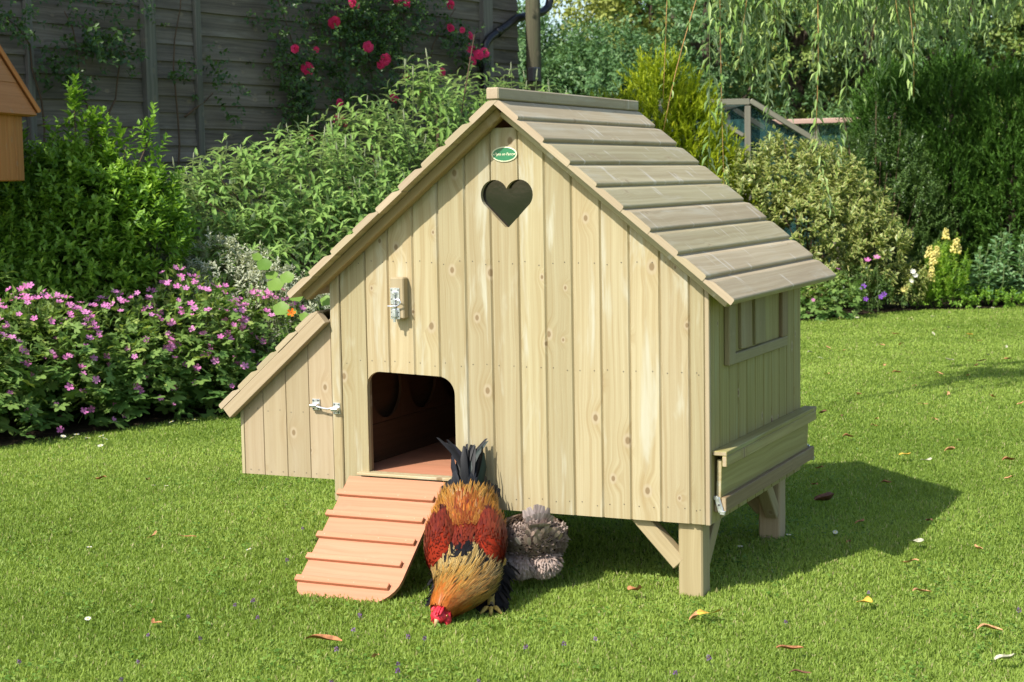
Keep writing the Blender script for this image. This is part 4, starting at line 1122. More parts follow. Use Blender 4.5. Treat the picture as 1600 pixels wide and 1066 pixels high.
# nasturtium with round leaves and one orange flower
nas = empty("nasturtium", (-2.98, 3.28, G0), "nasturtium with round bright leaves and one orange flower above the nest box", "nasturtium")
spots = [(-3.00, 3.20, 0.79, .085), (-2.91, 3.17, 0.68, .095), (-2.84, 3.18, 0.72, .08), (-2.80, 3.20, 0.62, .085), (-2.86, 3.14, 0.55, .09), (-2.96, 3.21, 0.73, .07), (-2.72, 3.26, 0.66, .075), (-2.76, 3.22, 0.50, .06), (-2.68, 3.4, 0.74, .08), (-3.08, 3.25, 0.83, .06), (-2.70, 3.36, 0.58, .07)]
mb = MB()
for (x, y, z, s) in spots:
    nv = np.array([[0.35 + random.uniform(-.3, .3), -0.7 + random.uniform(-.2, .2), 0.65]]); axv = np.cross(nv, [[0.3, 0.8, 0.5]])
    batch("leaf", ROUND, np.array([[x, y, z]]) - nrm(axv) * s * 0.5, axv, nv, s, s, M['nast'], nas, R.rand(1), smooth=True)
    mb.tube([(x + 0.04, y + 0.08, 0.1), (x + 0.03, y + 0.06, z * 0.6), (x, y + 0.004, z - 0.003)], [0.003, 0.0025, 0.002], 5)
mb.build("stalk", [M['stem']], nas, True)
fl = petal_flower("nasturtium_flower", 5, 0.028, M['orangepetal'], 0.5, 0.9)
instance("flower", fl, nas, (-2.78, 3.12, 0.53), (0.4, -0.8, 0.4), 0.9)

# climbing roses on the barn
def rose_mesh(name, r, seed):
    rs = np.random.RandomState(seed); vs, fs = [], []
    for ring, (n, rad, tilt) in enumerate([(7, 1.0, 0.15), (6, 0.80, 0.55), (5, 0.58, 0.95), (4, 0.36, 1.25)]):
        for k in range(n):
            a = 2 * math.pi * (k + 0.5 * ring) / n + rs.randn() * 0.12; c, s = math.cos(a), math.sin(a); b = len(vs); w = rad * 0.62
            for x, y in ((0.08, 0), (0.55, -w * 0.8), (0.6, 0), (0.55, w * 0.8), (0.95, -w * 0.55), (1.05, 0), (0.95, w * 0.55)):
                xr = x * rad * math.cos(tilt); z = x * rad * math.sin(tilt) * 0.75 + 0.06 * ring + rs.randn() * 0.03 - (0.12 if x > 0.9 else 0)
                vs.append(((xr * c - y * s) * r, (xr * s + y * c) * r, z * r))
            fs += [(b, b + 1, b + 2), (b, b + 2, b + 3), (b + 1, b + 4, b + 5), (b + 1, b + 5, b + 2), (b + 2, b + 5, b + 6), (b + 2, b + 6, b + 3)]
    me = bpy.data.meshes.new(name); me.from_pydata(vs, [], fs); me.materials.append(M['redpetal'])
    me.attributes.new("var", 'FLOAT', 'POINT').data.foreach_set("value", np.full(len(vs), rs.rand(), np.float32))
    me.update(); return me
rose_me = [rose_mesh("rose_bloom_%d" % k, 0.058, k + 5) for k in range(5)]
def climber(label, canes, patches, nper, seed):
    rs = np.random.RandomState(seed); random.seed(seed)
    root = empty("climbing_rose", tuple(WP(canes[0][0][0], G0, 0.06)), label, "climbing rose")
    mb = MB()
    for c in canes:
        pts = [WP(y, z, o) for y, z, o in c]
        fine = []
        for a, b in zip(pts[:-1], pts[1:]):
            for k in range(3): fine.append(a.lerp(b, k / 3) + Vector((random.uniform(-.012, .012), random.uniform(-.02, .02), random.uniform(-.015, .015))))
        fine.append(pts[-1])
        mb.tube(fine, [0.008 - 0.005 * k / len(fine) for k in range(len(fine))], 6)
    mb.build("cane", [M['twig']], root, True)
    P = []
    for (y, z, ry, rz, dens) in patches:
        n = int(nper * dens); q = rs.randn(n, 2) * 0.55
        for i in range(n): P.append(WP(y + q[i, 0] * ry, z + q[i, 1] * rz, 0.04 + 0.16 * abs(rs.randn()) * 0.6))
    P = np.array([tuple(p) for p in P]); n = len(P)
    D = np.array(WN) * 0.7 + rs.randn(n, 3) * 0.6 + np.array([0, 0, 0.1])
    pos, ax, up, ln, vs = shoots(P, D, 0.10, 3, 0.042, 70, 2, 0.25, 0.4, rs=rs)
    batch("foliage", LEAF5, pos, ax, up + np.array(WN), ln, ln * 0.6, M['roseleaf'], root, vs)
    return root
rose = climber("crimson climbing rose in bloom on the dark barn wall above the buddleia",
    [[(6.6, 0.0, 0.06), (6.5, 1.2, 0.07), (6.35, 2.2, 0.08), (6.2, 3.4, 0.08)], [(6.6, 0.0, 0.06), (6.9, 1.5, 0.08), (7.1, 2.3, 0.1), (7.4, 2.6, 0.1)], [(6.5, 0.0, 0.06), (5.9, 1.3, 0.07), (5.6, 2.0, 0.1), (5.3, 2.6, 0.1)],
     [(6.45, 1.0, 0.05), (6.7, 1.7, 0.05), (6.8, 2.6, 0.06)], [(5.9, 1.3, 0.05), (6.1, 1.9, 0.05), (6.0, 2.6, 0.06)], [(5.7, 1.8, .06), (5.5, 1.5, .08), (5.2, 1.45, .08)], [(7.0, 1.9, .06), (7.45, 2.15, .1)]],
    [(6.15, 2.45, 0.45, 0.30, 2.2), (6.45, 2.25, 0.35, 0.25, 1.6), (5.95, 2.05, 0.30, 0.22, 1.0), (6.75, 2.6, 0.4, 0.25, 1.4), (5.45, 2.1, 0.22, 0.22, 0.8), (5.5, 1.85, 0.22, 0.16, 0.7), (7.35, 2.38, 0.25, 0.12, 0.5), (7.5, 2.22, 0.18, 0.1, 0.4),
     (5.6, 1.65, 0.3, 0.16, 0.35), (5.3, 2.45, 0.2, 0.2, 0.4), (6.2, 1.85, 0.5, 0.15, 0.4), (5.3, 1.55, 0.3, 0.2, 0.35), (6.6, 1.9, 0.4, 0.12, 0.4), (6.3, 3.2, 0.6, 0.4, 2.0)], 120, 51)
blooms = [(6.029, 2.532, 1.15), (5.828, 2.38, 1.1), (5.407, 2.18, 0.6), (5.367, 2.164, 0.7), (5.367, 2.172, 0.5), (5.511, 2.038, 1.15), (6.18, 2.226, 1.0), (6.336, 2.139, 1.1), (6.30, 2.10, 0.8), (5.657, 2.18, 0.55), (6.578, 2.602, 1.1), (6.66, 2.58, 0.9), (7.241, 2.612, 0.9), (7.193, 2.425, 0.9), (7.316, 2.417, 0.6),
          (7.458, 2.385, 0.8), (7.463, 2.284, 1.0), (7.504, 2.235, 1.05), (7.59, 2.255, 1.0), (7.468, 2.188, 0.95), (6.632, 2.023, 0.8), (7.042, 2.078, 0.8), (5.831, 1.808, 0.75), (5.826, 1.688, 1.1), (5.894, 1.657, 0.5), (6.459, 1.863, 0.7), (6.526, 1.855, 0.7), (6.743, 1.895, 0.7), (4.934, 1.40, 0.6), (5.523, 1.551, 0.6)]
for y, z, s in blooms:
    instance("bloom", rose_me[R.randint(5)], rose, WP(y, z, 0.17 + 0.08 * R.rand()), WN + Vector((R.randn() * .25, -0.45 + R.randn() * .25, 0.1 + R.randn() * .25)), s * 0.74, R.rand() * 6)
climber("sparse green climber without flowers on the barn boards above the leafy shrub",
    [[(3.7, 0.0, 0.05), (3.75, 1.5, 0.05), (3.62, 2.0, 0.06), (3.5, 2.3, 0.08)], [(3.75, 1.5, 0.05), (3.9, 1.8, 0.05), (4.0, 2.2, 0.06)], [(4.35, 0.4, 0.05), (4.42, 1.5, 0.04), (4.40, 2.0, 0.04), (4.5, 2.6, 0.05)], [(3.3, 0.5, .06), (3.32, 1.6, .06), (3.25, 2.1, .06), (2.9, 2.35, .08)], [(4.5, 1.7, .05), (4.75, 1.85, .05)]],
    [(3.62, 2.12, 0.28, 0.14, 0.65), (3.85, 2.08, 0.18, 0.12, 0.45), (3.38, 1.93, 0.10, 0.10, 0.3), (3.5, 2.35, 0.3, 0.06, 0.2), (4.35, 1.95, 0.08, 0.08, 0.14), (4.7, 1.98, 0.12, 0.1, 0.22), (3.55, 1.85, 0.12, 0.06, 0.18), (4.0, 2.33, 0.25, 0.08, 0.22), (4.9, 1.75, 0.15, 0.1, 0.1), (3.05, 2.2, 0.2, 0.1, 0.4)], 100, 52)

# ------------------------------------------------------------------ right-hand bed
shrub("elaeagnus_shrub", "rounded shrub of yellow edged leaves behind the hen house roof on the right", "shrub",
      [(-2.50, 10.45, 0.75, 0.45, 0.45, 0.70), (-2.15, 10.75, 0.80, 0.50, 0.45, 0.76), (-1.80, 10.85, 0.78, 0.48, 0.45, 0.72), (-1.56, 10.80, 0.62, 0.42, 0.40, 0.58), (-1.32, 10.75, 0.48, 0.34, 0.36, 0.32), (-1.85, 10.45, 0.62, 0.45, 0.36, 0.50)],
      1250, 0.18, 5, 0.092, 0.46, M['elae'], tpl=LEAF5, ang=62, whorl=2, droop=0.1, upb=0.5, seed=11, surf=0.75)
shrub("dark_shrub", "loose dark green shrub with tiny leaves between the yellow edged shrub and the cypress hedge", "shrub",
      [(-1.90, 12.15, 0.85, 0.50, 0.45, 0.80), (-1.45, 12.10, 0.90, 0.48, 0.45, 0.85), (-1.15, 11.95, 0.62, 0.36, 0.40, 0.62), (-1.2, 11.6, 0.35, 0.42, 0.35, 0.35)],
      1300, 0.20, 8, 0.042, 0.5, M['darkleaf'], tpl=LEAF5, ang=60, droop=0.1, upb=0.45, seed=12, spires=[(-1.55, 12.0, 1.95, .5, 14), (-1.3, 12.0, 1.75, .5, 12), (-1.9, 12.1, 1.8, .4, 10)])
def conifer(name, label, cat, ells, n, L, nl, leaf, mat, seed, upb, outb=0.8, surf=0.85, lw=0.20):
    rs = np.random.RandomState(seed); random.seed(seed); e = np.array(ells, float)
    root = empty(name, (e[:, 0].mean(), e[:, 1].mean(), G0), label, cat)
    P, O = in_ells(ells, n, surf, 0.2, rs)
    D = O * outb + np.array([0, 0, upb]) + rs.randn(n, 3) * 0.25
    P = P - nrm(D) * L * 0.4
    pos, ax, up, ln, vs = shoots(P, D, L, nl, leaf, 38, 2, 0.0, 0.3, rs=rs, start=0.0, tipshrink=0.45)
    ok = pos[:, 2] > G0
    batch("foliage", NEEDLE, pos[ok], ax[ok], up[ok], ln[ok], ln[ok] * lw, mat, root, vs[ok])
    mb = MB()
    for c in e[:max(1, len(e) // 2)]:
        mb.tube([(c[0], c[1], G0 - 0.05), (c[0], c[1], c[2]), (c[0] + .02, c[1], c[2] + c[5] * 0.8)], [0.06, 0.045, 0.015], 8)
    mb.build("trunk", [M['bark']], root, True)
    return root
hed = []
for k in range(9):
    f = k / 8.0
    x, y = -1.62 + 4.6 * f, 13.15 - 0.3 * f + 0.15 * math.sin(k)
    hed.append((x, y, 1.15, 0.48, 0.55, 1.22 + 0.08 * math.sin(k * 2.1)))
    hed.append((x + 0.1, y - 0.22, 0.85, 0.42, 0.45, 0.85))
conifer("cypress_hedge", "tall dense dark cypress hedge along the right back of the lawn", "hedge", hed, 15000, 0.26, 10, 0.058, M['cypress'], 13, 0.75, lw=0.30)
conifer("golden_conifer", "bright golden green conifer behind the hen house roof ridge", "conifer",
        [(-3.55, 10.0, 0.95, 0.42, 0.45, 1.00), (-3.22, 10.2, 1.10, 0.42, 0.45, 1.20), (-2.92, 10.35, 0.95, 0.42, 0.45, 1.08), (-2.70, 10.45, 0.70, 0.38, 0.4, 0.85), (-3.9, 10.0, 0.8, 0.3, 0.35, 0.9), (-3.12, 10.25, 1.9, 0.18, 0.2, 0.42), (-2.9, 10.4, 1.75, 0.15, 0.2, 0.35)], 2600, 0.24, 9, 0.075, M['gold'], 14, 0.8)

# fruit cage with dark netting
fc = empty("fruit_cage", (-3.4, 13.6, G0), "timber framed fruit cage with dark teal netting beyond the yellow edged shrub", "fruit cage")
M['fctimber'] = wood("pale_grey_frame_timber", (0.26, 0.245, 0.19), (0.18, 0.17, 0.13), knots=0, wash=0.3, washc=(0.28, 0.28, 0.23))
t = NT("teal_netting")
tc = t.n("ShaderNodeTexCoord").outputs["Object"]
t_p = t.principled(t.mix(t.ss(t.noise(tc, 14, 4), 0.35, 0.7), (0.014, 0.055, 0.052), (0.03, 0.10, 0.095)), 0.7, 0.2)
tb = t.n("ShaderNodeBsdfTransparent"); mx = t.n("ShaderNodeMixShader"); mx.inputs[0].default_value = 0.22
t.t.links.new(t_p, mx.inputs[1]); t.t.links.new(tb.outputs[0], mx.inputs[2]); M['net'] = t.done(mx.outputs[0])
e1 = Vector((0.905, 0.425, 0)); e2 = Vector((-0.425, 0.905, 0)); fo = Vector((-3.12, 12.83, 0))
def FP(a, b, z): return fo + e1 * a + e2 * b + Vector((0, 0, z))
for b in (0.0, 1.6):
    mb = MB()
    mb.bar(FP(-2.2, b, 2.02), FP(0.02, b, 2.02), (0, 0, 1), 0.065, 0.06, 0.004)
    mb.bar(FP(0.0, b - 0.01, G0), FP(0.0, b - 0.01, 1.975), e1, 0.062, 0.06, 0.004)
    mb.bar(FP(-2.2, b, G0), FP(-2.2, b, 1.975), e1, 0.062, 0.06, 0.004)
    mb.bar(FP(0.03, b, 2.03), FP(0.95, b, 1.46), e2, 0.06, 0.055, 0.004)
    mb.bar(FP(0.95, b, G0), FP(0.95, b, 1.42), e1, 0.07, 0.06, 0.004)
    for k in range(3):
        a0 = -0.50 - 0.42 * k
        mb.bar(FP(a0, b + 0.05, 1.94), FP(min(a0 + 0.95, -0.04), b + 0.05, 1.94 - 0.60 * (min(a0 + 0.95, -0.04) - a0)), e2, 0.05, 0.04, 0.003)
    mb.bar(FP(-0.62, b + 0.05, 1.66), FP(-0.04, b + 0.05, 1.32), e2, 0.05, 0.04, 0.003)
    mb.build("timber_frame", [M['fctimber']], fc)
for b in (0.0, 1.6):
    mb = MB()
    vs = [FP(-2.2, b + 0.08, G0), FP(0.9, b + 0.08, G0), FP(0.9, b + 0.08, 1.44), FP(0, b + 0.08, 2.0), FP(-2.2, b + 0.08, 2.0)]
    mb.add(vs, [(0, 1, 2, 3, 4)])
    mb.build("netting", [M['net']], fc)
mb = MB()
for a, z in ((-2.2, 2.02), (0.0, 2.02), (0.95, 1.45)): mb.bar(FP(a, 0.06, z), FP(a, 1.56, z), (0, 0, 1), 0.06, 0.05, 0.004)
mb.build("timber_frame", [M['fctimber']], fc)
fn = empty("netted_fence", (-2.2, 13.5, G0), "low netted fence with a pale pinkish top rail right of the fruit cage", "fence")
M['pinkrail'] = wood("pale_pink_rail", (0.62, 0.42, 0.34), (0.52, 0.34, 0.27), knots=0, wash=0.2, washc=(0.6, 0.48, 0.42))
mb = MB(); mb.bar((-3.0, 13.06, 1.80), (-1.35, 13.84, 1.82), (0, 0, 1), 0.055, 0.08, 0.006); mb.build("rail", [M['pinkrail']], fn)
for x, y in ((-2.98, 13.10), (-2.5, 13.32), (-1.9, 13.6), (-1.38, 13.85)):
    mb = MB(); mb.bar((x, y + 0.03, G0), (x, y + 0.03, 1.765), (1, 0, 0), 0.06, 0.06, 0.005); mb.build("post", [M['fctimber']], fn)
mb = MB(); mb.add([(-2.98, 13.13, G0), (-1.38, 13.89, G0), (-1.38, 13.89, 1.77), (-2.98, 13.13, 1.77)], [(0, 1, 2, 3)]); mb.build("netting", [M['net']], fn)

geranium("small geranium by the lawn edge under the far eave, with few pink flowers", -1.52, 9.78, 0.30, 0.28, 0.36, 420, 7, 71, group=None)
rs = np.random.RandomState(81); random.seed(81)
pv = shrub("violet_plant", "low plant with violet flowers at the lawn edge beside the small pink geranium", "flower", [(-1.20, 10.32, 0.10, 0.22, 0.18, 0.14)], 60, 0.09, 4, 0.05, 0.35, M['darkleaf'], seed=15, stem=False)
pfl = petal_flower("violet_flower", 5, 0.022, M['purplepetal'], 0.2, 0.9)
for q in [(-1.27, 10.17, 0.22), (-1.24, 10.15, 0.235), (-1.22, 10.14, 0.12), (-1.09, 10.16, 0.14), (-1.07, 10.2, 0.16)]: instance("flower", pfl, pv, q, (0.4, -0.8, 0.4), 1.1)
pm = petal_flower("magenta_flower", 6, 0.03, M['redpetal'], 0.2, 0.9)
instance("flower", ger_fl[0], pv, (-1.22, 10.2, 0.46), (0.2, -0.5, 0.8), 1.7); instance("flower", ger_fl[3], pv, (-1.14, 10.22, 0.49), (0.2, -0.5, 0.8), 1.7)
mb = MB()
for q in [(-1.22, 10.21, 0.45), (-1.14, 10.23, 0.48)]: mb.tube([(q[0], q[1] + 0.05, 0.0), q], [0.004, 0.002], 5)
mb.build("stalk", [M['stem']], pv)
cream = shrub("cream_flower_plant", "low leafy plant with cream and pale yellow flowers left of the yellow snapdragons", "flower", [(-0.98, 10.80, 0.10, 0.16, 0.16, 0.18), (-0.90, 10.78, 0.2, 0.10, 0.10, 0.16)], 80, 0.12, 4, 0.06, 0.4, M['elae'], seed=16, stem=False)
wf = petal_flower("cream_flower", 7, 0.035, M['whitepetal'], 0.45, 0.9); yf = petal_flower("pale_yellow_flower", 6, 0.03, M['yellowpetal'], 0.4, 0.9)
for m_, q, s_ in [(wf, (-0.91, 10.66, 0.335), 0.75), (wf, (-0.92, 10.66, 0.25), 0.65), (yf, (-0.99, 10.64, 0.17), 0.9), (yf, (-0.95, 10.64, 0.19), 0.9), (wf, (-0.89, 10.67, 0.30), 0.7)]: instance("flower", m_, cream, q, (0.35, -0.8, 0.5), s_)

snap = empty("snapdragon_plant", (-0.68, 10.98, G0), "snapdragon plant with upright yellow flower spikes at the right lawn edge", "snapdragon")
sp = [(-0.80, 10.86, 0.50, 0.11), (-0.735, 10.88, 0.50, 0.10), (-0.76, 10.85, 0.44, 0.12), (-0.67, 10.95, 0.66, 0.10), (-0.58, 10.96, 0.55, 0.13), (-0.77, 10.80, 0.30, 0.12)]
def snap_mesh(name, h, seed):
    rs = np.random.RandomState(seed); mb = MB()
    for k in range(9):
        z = h * k / 9; r = 0.030 * (1 - 0.55 * k / 9)
        for j in range(6):
            a = j * 1.047 + k * 0.5; c = Vector((r * math.cos(a) * (0.7 + .6 * rs.rand()), r * math.sin(a) * (0.7 + .6 * rs.rand()), z + 0.006 * rs.randn())); s_ = 0.0165 * (1 - 0.55 * k / 9) * (0.7 + 0.6 * rs.rand())
            d = Vector((math.cos(a), math.sin(a), 0.3 + 0.5 * rs.randn())).normalized(); sd_ = d.cross(Vector((0, 0, 1))).normalized(); up_ = sd_.cross(d)
            vs = [c - d * s_ * .6, c + sd_ * s_ + d * s_ * .3, c + up_ * s_ + d * s_ * .5, c - sd_ * s_ + d * s_ * .3, c - up_ * s_ + d * s_ * .5, c + d * s_ * 0.8]
            mb.add(vs, [(0, 1, 2), (0, 2, 3), (0, 3, 4), (0, 4, 1), (5, 2, 1), (5, 3, 2), (5, 4, 3), (5, 1, 4)], 0)
    o = mb.build(name, [M['yellowpetal']], None, True)
    o.data.attributes.new("var", 'FLOAT', 'POINT').data.foreach_set("value", rs.rand(len(o.data.vertices)).astype(np.float32))
    me = o.data; bpy.data.objects.remove(o); return me
sme = [snap_mesh("snapdragon_spike_%d" % k, 0.11, k) for k in range(3)]
mb = MB()
for k, (x, y, z, h) in enumerate(sp):
    instance("flower_spike", sme[k % 3], snap, (x, y, z - h * 0.35), (0.05, -0.05, 1), h / 0.11, k)
    mb.tube([(x * 0.7 - 0.68 * 0.3, y + 0.1, 0.0), (x, y + 0.02, z * 0.6), (x, y, z)], [0.005, 0.004, 0.003], 5)
mb.build("stalk", [M['stem']], snap, True)
P, O = in_ells([(-0.66, 11.0, 0.25, 0.17, 0.15, 0.26), (-0.75, 10.92, 0.12, 0.12, 0.12, 0.14)], 190, 0.4, 0.3, rs)
pos, ax, up, ln, vs = shoots(P, O * .3 + np.array([0, 0, 1.0]), 0.14, 9, 0.055, 55, 2, 0.1, 0.3, rs=rs)
batch("foliage", LEAF5, pos, ax, up, ln, ln * 0.2, M['privet'], snap, np.clip(vs + 0.2, 0, 1))
def broadleaf(label, x, y, h, r, seed, n=170):
    rs = np.random.RandomState(seed); root = empty("sedum_plant", (x, y, G0), label, "plant", "blue green broad leaved plants")
    mb = MB(); P, D, U, L = [], [], [], []
    for k in range(22):
        a, q = rs.rand() * 6.28, rs.rand() ** 0.6 * r
        tip = np.array([x + q * math.cos(a) * 1.15, y + q * math.sin(a), h * (1.0 - 0.45 * (q / r) ** 1.5) * (0.85 + 0.3 * rs.rand())]); b = np.array([x + q * math.cos(a) * .6, y + q * math.sin(a) * .6, 0.0])
        mb.tube([b, (b + tip) / 2 + rs.randn(3) * .02, tip], [0.007, 0.006, 0.003], 6)
        m = 18
        for j in range(m):
            f = 0.12 + 0.88 * j / m; th = j * 2.4 + k
            P.append(b + (tip - b) * f); D.append((math.cos(th), math.sin(th), 0.25 + 0.8 * f ** 3 + rs.randn() * .25)); U.append((rs.randn() * .2, rs.randn() * .2, 1)); L.append(0.115 * (1.05 - 0.5 * f) * (0.8 + 0.4 * rs.rand()))
    mb.build("stem", [M['stem']], root, True); L = np.array(L)
    batch("foliage", LEAF9, np.array(P), np.array(D), np.array(U), L, L * 0.62, M['blueleaf'], root, np.clip(0.45 + 0.25 * rs.randn(len(L)), 0, 1))
broadleaf("blue green broad leaved plant beside the yellow snapdragons", -0.42, 11.40, 0.52, 0.26, 91)
broadleaf("tallest blue green broad leaved plant, with one high leading stem", -0.22, 11.66, 0.70, 0.24, 92)
broadleaf("blue green broad leaved plant cut off by the right photo edge", 0.10, 11.88, 0.60, 0.30, 93)
shrub("edging_plant", "low sprawling light green edging plant below the snapdragons", "plant", [(-0.82, 10.90, 0.05, 0.16, 0.10, 0.10), (-0.62, 10.98, 0.05, 0.20, 0.09, 0.09), (-0.42, 11.08, 0.05, 0.2, 0.1, 0.10), (-0.2, 11.3, 0.05, 0.2, 0.12, 0.08)], 190, 0.08, 4, 0.045, 0.5, M['privet'], seed=17, stem=False, zmin=0.0)
shrub("low_edging_shrub", "low dark ground plant at the lawn edge between violet and cream flowers", "plant", [(-1.10, 10.70, 0.12, 0.22, 0.2, 0.16), (-1.3, 10.4, 0.2, 0.25, 0.2, 0.2)], 150, 0.1, 5, 0.045, 0.45, M['darkleaf'], seed=18, stem=False)

# ------------------------------------------------------------------ trees beyond the garden
def tree(label, x, y, h, r, mat, n, leaf, seed, trunk=0.14, low=0.25, nsub=16, lw=0.5, droop=0.25, name="tree"):
    rs = np.random.RandomState(seed); random.seed(seed)
    root = empty(name, (x, y, G0), label, "tree", "trees beyond the garden")
    ells = []
    for k in range(nsub):
        f = low + (0.97 - low) * ((k + 0.5) / nsub); a = rs.rand() * 6.28 if k % 2 else (k * 2.4)
        prof = math.sqrt(max(0.08, 1 - ((f - 0.5) / 0.55) ** 2)); q = r * prof * (0.35 + 0.55 * rs.rand())
        s = r * (0.30 + 0.22 * rs.rand())
        ells.append((x + q * math.cos(a), y + q * math.sin(a), h * f, s * 1.15, s * 1.15, s * 0.75))
    P, O = in_ells(ells, n, 0.8, 0.45, rs)
    D = O + rs.randn(n, 3) * 0.35 + np.array([0, 0, 0.15])
    pos, ax, up, ln, vs = shoots(P, D, leaf * 3.2, 4, leaf, 58, 2, droop, 0.35, rs=rs)
    batch("crown", LEAF5, pos, ax, up, ln, ln * lw, mat, root, vs)
    mb = MB(); top = h * 0.82
    mb.tube([(x, y, G0 - 0.1), (x + rs.randn() * .1, y, h * 0.3), (x + rs.randn() * .2, y + rs.randn() * .2, h * 0.6), (x + rs.randn() * .2, y, top)], [trunk, trunk * 0.8, trunk * 0.5, trunk * 0.12], 9)
    for c in ells[::2]:
        z0 = max(h * 0.22, c[2] - h * 0.2); mb.tube([(x, y, z0), ((x + c[0]) / 2, (y + c[1]) / 2, (z0 + c[2]) / 2 + 0.05), c[:3]], [trunk * 0.42, trunk * 0.28, trunk * 0.08], 6)
    mb.build("trunk", [M['bark']], root, True)
tree("dark dense tree just behind the barn's corner post", -7.2, 15.6, 3.25, 1.1, M['tree2'], 2600, 0.10, 201)
tree("low dark green tree below the pale one, over the roof ridge", -6.5, 16.4, 3.0, 1.15, M['tree2'], 2400, 0.095, 202)
tree("blue green bushy tree left of the golden conifer", -5.7, 15.6, 2.9, 1.0, M['tree2'], 2200, 0.09, 203)
tree("airy mid green tree with its top beside the patch of sky", -8.55, 23.7, 5.7, 1.35, M['tree1'], 3200, 0.12, 204)
tree("tall yellowish green tree rising over the golden conifer", -7.3, 21.2, 5.8, 1.6, M['tree3'], 3200, 0.12, 205)
tree("mid green tree between the yellowish tree and the willow", -7.6, 26.2, 6.6, 2.2, M['tree1'], 3400, 0.13, 206)
tree("rusty tipped tree far off in the gap beside the barn", -12.6, 29.5, 3.7, 1.3, M['tree3'], 2200, 0.13, 207)
tree("dark far tree behind the barn's end", -10.6, 22.0, 3.9, 1.4, M['tree2'], 2400, 0.12, 208)
tree("dark tree with ivy clad trunk above the fruit cage", -5.3, 18.5, 4.6, 1.2, M['tree2'], 2600, 0.09, 209, trunk=0.2, low=0.12)
tree("mid green tree above the fruit cage's right end", -4.2, 19.0, 5.0, 1.3, M['tree1'], 2600, 0.09, 210, trunk=0.2, low=0.10)
tree("tree with bare brown trunk behind the netted fence", -3.2, 18.6, 5.0, 1.3, M['tree2'], 2400, 0.09, 211, trunk=0.22, low=0.14)
tree("mid green tree over the cypress hedge's left end", -2.0, 19.5, 5.2, 1.6, M['tree1'], 2600, 0.10, 212)
tree("yellow green tree over the cypress hedge", -1.4, 21.5, 5.4, 1.7, M['tree3'], 2600, 0.10, 213)
tree("dark tree over the cypress hedge's right end", -0.9, 20.8, 5.6, 2.0, M['tree2'], 2600, 0.11, 214)
tree("tall backdrop tree behind the fruit cage trees", -6.2, 29.0, 7.8, 2.8, M['tree1'], 3200, 0.15, 215)
tree("tall dark backdrop tree behind the netted fence", -5.0, 27.0, 7.8, 2.8, M['tree2'], 3200, 0.15, 216)
tree("tall dark backdrop tree over the hedge's right end", -1.6, 27.8, 7.4, 2.6, M['tree2'], 3000, 0.15, 219)
tree("tall backdrop tree behind the cypress hedge", -3.0, 27.4, 7.8, 3.0, M['tree1'], 3200, 0.15, 217)
tree("tall yellowish backdrop tree behind the golden conifer", -9.6, 32.5, 7.6, 2.6, M['tree3'], 3000, 0.15, 218)
o = shrub("backdrop_thicket", "dark undergrowth thicket between the garden and the far trees", None,
      [(-6.0 + 1.5 * k, 15.8 + 0.5 * k + (0.6 if k % 2 else 0), 0.7, 1.1, 0.6, 0.95 + 0.15 * (k % 3)) for k in range(7)] + [(-9.5, 19, 0.9, 1.6, 0.8, 1.2), (-11.5, 24, 1.2, 2, 1, 1.4)], 2600, 0.26, 6, 0.10, 0.5, M['tree2'], seed=19)
o["kind"] = "stuff"

# ------------------------------------------------------------------ weeping willow: trunk right of the photo, its curtain hanging in
wil = empty("weeping_willow", (3.3, 8.6, G0), "weeping willow with long hanging leafy strands over the upper right", "willow")
rs = np.random.RandomState(5); random.seed(55)
mb = MB()
mb.tube([(3.3, 8.6, G0 - 0.1), (3.25, 8.55, 1.2), (3.1, 8.4, 2.6), (2.9, 8.2, 3.8)], [0.30, 0.24, 0.20, 0.15], 14)
mb.build("trunk", [M['bark']], wil, True)
BO = [[(2.9, 8.2, 3.7), (2.0, 6.4, 4.3), (0.9, 4.9, 3.9), (0.1, 4.1, 3.3), (-0.75, 3.6, 2.85)], [(2.9, 8.2, 3.7), (2.3, 6.2, 4.2), (1.5, 5.2, 3.7), (0.9, 4.6, 3.0)], [(3.0, 8.3, 3.4), (1.8, 10.4, 4.4), (0.3, 11.2, 4.4), (-1.0, 11.3, 3.9), (-1.9, 11.4, 3.4)],
      [(2.9, 8.2, 3.7), (1.6, 11.0, 5.0), (0.2, 12.0, 4.8), (-0.9, 12.2, 4.5)], [(3.0, 8.3, 3.2), (2.6, 10.5, 4.6), (1.8, 11.3, 4.6), (0.9, 11.4, 4.0)], [(2.9, 8.2, 3.8), (3.6, 9.8, 5.0), (3.3, 11.2, 4.8), (2.6, 11.8, 4.2)]]
for b in BO:
    mb = MB(); n = len(b); mb.tube(b, [0.09 * (1 - k / n) + 0.012 for k in range(n)], 8); mb.build("bough", [M['bark']], wil, True)
tw, tg, LP, LA, LU, LL, LV = MB(), MB(), [], [], [], [], []
